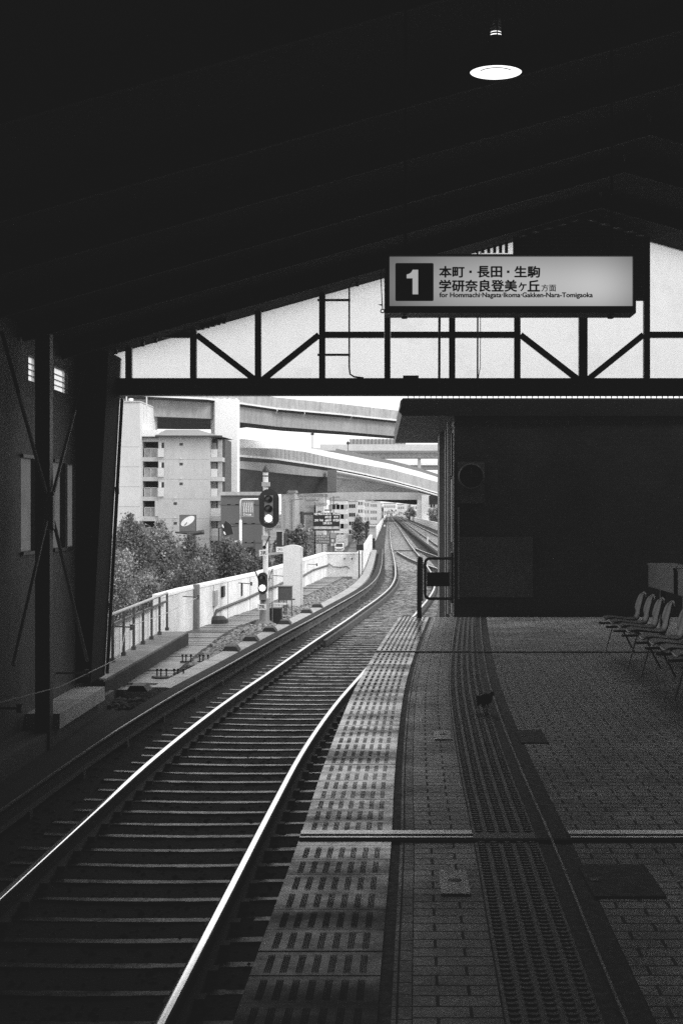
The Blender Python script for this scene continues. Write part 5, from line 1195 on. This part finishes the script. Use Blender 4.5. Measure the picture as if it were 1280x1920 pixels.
# white signpost with striped square sign
SYq = 120.; ux, uz = facer(SYq)
sp2 = thing('sign_post', 'white bent pole holding a square sign of wavy vertical stripes', 'road sign', (ux(451),SYq,GZ))
MB().tube([(ux(451),SYq,GZ),(ux(451),SYq,uz(975))], .105, 8).tube([(ux(451),SYq,uz(976)),(ux(451),SYq,uz(941)),(ux(452),SYq,uz(937.5)),(ux(455),SYq,uz(936.3)),(ux(484),SYq,uz(936))], .065, 8).build('pole', white_paint, sp2, True)
MB().box(ux(453), ux(475.5), SYq-.05, SYq+.02, uz(969), uz(939.5)).build('board', mid_grey, sp2)
f = MB()
for a_ in ((453,454,969,939.5),(474.5,475.5,969,939.5)): f.box(ux(a_[0]), ux(a_[1]), SYq-.08, SYq-.051, uz(a_[2]), uz(a_[3]))
for a_ in ((939.5,940.5),(968,969)): f.box(ux(454.1), ux(474.4), SYq-.08, SYq-.051, uz(a_[1]), uz(a_[0]))
f.build('board_frame', grey_paint, sp2)
s_ = MB()
for i in range(6):
    q = 456.2+i*3.3; s_.tube([(ux(q),SYq-.06,uz(942)),(ux(q+.2),SYq-.06,uz(948)),(ux(q+1.),SYq-.06,uz(953)),(ux(q+.6),SYq-.06,uz(961))], .03, 5)
s_.build('stripe', white_paint, sp2)
ln = MB()
for q in (458,462,466,470): glyph(ln, ux(q), uz(965), .15, .16, SYq-.052, rr5)
ln.build('lettering', chm, sp2)
MB().box(ux(439.5), ux(448), SYq+.2, SYq+.6, uz(1040), uz(1014)).build('control_cabinet', white_paint, sp2)
# traffic signal seen edge on, and its arm
TYq = 112.; ex, ez = facer(TYq)
ts = thing('traffic_signal', 'dark traffic signal seen from its side with two pale visors', 'traffic light', (ex(411),TYq,GZ))
MB().tube([(ex(410.5),TYq,GZ),(ex(410.5),TYq,ez(990.5))], .06, 8).bar((ex(410),TYq,ez(990.5)),(ex(447),TYq,ez(986)),.07,.07).build('pole', dark_steel, ts)
MB().prism([(ex(419),TYq-.2,ez(985)),(ex(424),TYq-.2,ez(976)),(ex(434),TYq-.2,ez(984)),(ex(438),TYq-.2,ez(1001)),(ex(421),TYq-.2,ez(1005.5)),(ex(417.5),TYq-.2,ez(992))], None, (0,.4,0)).build('head', black_steel, ts)
for a_, b_ in ((419,987),(422,1000)): MB().tube([(ex(a_-1.4),TYq-.3,ez(b_-3.5)),(ex(a_),TYq-.3,ez(b_)),(ex(a_+1.4),TYq-.3,ez(b_+3))], [.03,.06,.03], 6).build('visor', white_paint, ts)
gb = thing('guard_beam', 'grey roadside beam with dark hanging clips beyond the signal mast', 'beam', (ux(497),SYq+5,GZ)); 
MB().bar((ux(466),SYq+5,uz(1046)),(ux(530),SYq+5,uz(1038)),.15,.2).build('beam', grey_paint, gb)
for q in (472,482,492,501): MB().lathe([(0,-.12),(.1,-.05),(.08,.1),(0,.12)], (ux(q),SYq+4.9,uz(1048)), 8).build('clip', dark_steel, gb)
MB().tube([(ux(466),SYq+5,GZ),(ux(466),SYq+5,uz(1015))], .06, 6).build('post', dark_steel, gb)
# parked cars by the far wall
for px_, py_, Y, m_, lab in ((688,1003,260.,grey_paint,'small grey parked car glimpsed over the far wall'),(682,1013,215.,mid_grey,'darker parked car nearer along the far wall')):
    k = Y/F; x = (px_-740)*k-3; z = GZ; c = thing('parked_car', lab, 'car', (x,Y,z))
    MB().prism([(x-.8,Y,z+.3),(x-.8,Y,z+.95),(x-.6,Y,z+1.0),(x-.5,Y,z+1.45),(x+.5,Y,z+1.45),(x+.6,Y,z+1.0),(x+.8,Y,z+.95),(x+.8,Y,z+.3)], None, (0,3.8,0)).build('body', m_, c)
    MB().box(x-.5, x+.5, Y-.02, Y-.001, z+1.05, z+1.38).build('windscreen', lens_dark, c)
    for q in (-.7,.7):
        MB().box(x+q-.1, x+q+.1, Y-.02, Y-.001, z+.65, z+.8).build('headlight', chrome, c)
        for a in (.7,3.): MB().lathe([(0,-.09),(.3,-.09),(.3,.09),(0,.09)], (x+q,Y+a,z+.3), 12, 'x').build('wheel', black_steel, c)

# =====================================================  LIGHT, SKY, CAMERA  =====================================================
SUN_EL, SUN_AZ = R(44), R(118)          # azimuth clockwise from +y (the way the track runs)
W = bpy.data.worlds.new('World'); scene.world = W; W.use_nodes = True; nt = W.node_tree
bg = nt.nodes['Background']; sk = nt.nodes.new('ShaderNodeTexSky'); sk.sky_type = 'NISHITA'; sk.sun_disc = False; sk.sun_elevation = SUN_EL; sk.sun_rotation = SUN_AZ; sk.air_density = 1.5; sk.dust_density = 5.; sk.ozone_density = 1.
bw = nt.nodes.new('ShaderNodeRGBToBW'); nt.links.new(sk.outputs[0], bw.inputs[0])
mx_ = nt.nodes.new('ShaderNodeMath'); mx_.operation = 'MULTIPLY_ADD'; mx_.inputs[1].default_value = .35; mx_.inputs[2].default_value = 8.5   # an even cloud layer over the clear-sky gradient
nt.links.new(bw.outputs[0], mx_.inputs[0]); nt.links.new(mx_.outputs[0], bg.inputs['Color']); bg.inputs['Strength'].default_value = .15
sl = bpy.data.lights.new('sun', 'SUN'); sl.energy = 1.7; sl.angle = R(18); so = bpy.data.objects.new('sun', sl); COL.objects.link(so)
d = Vector((math.sin(SUN_AZ)*math.cos(SUN_EL), math.cos(SUN_AZ)*math.cos(SUN_EL), math.sin(SUN_EL))); so.rotation_euler = (-d).to_track_quat('-Z','Y').to_euler(); so.location = (0,-5,40)
cd_ = bpy.data.cameras.new('camera'); cam = bpy.data.objects.new('camera', cd_); COL.objects.link(cam)
cam.location = (0,0,EYE); cam.rotation_euler = (R(90),0,0)
cd_.sensor_fit = 'VERTICAL'; cd_.sensor_height = 36; cd_.lens = 36*F/1920; cd_.shift_x = -100/1920; cd_.clip_start = .05; cd_.clip_end = 9000
scene.camera = cam
scene.view_settings.view_transform = 'Standard'; scene.view_settings.look = 'None'; scene.view_settings.exposure = 0; scene.view_settings.gamma = 1
scene.cycles.max_bounces = 8; scene.cycles.diffuse_bounces = 5; scene.cycles.transparent_max_bounces = 12
scene.cycles.sample_clamp_indirect = 6
scene.cycles.use_denoising = False
scene.cycles.use_guiding = True
scene.cycles.use_adaptive_sampling = False

# film response: the negative's base fog keeps the deepest blacks a dark grey
vs = scene.view_settings; vs.use_curve_mapping = True
cm = vs.curve_mapping; cv = cm.curves[3]; cv.points[0].location = (0., .0105); cm.update()
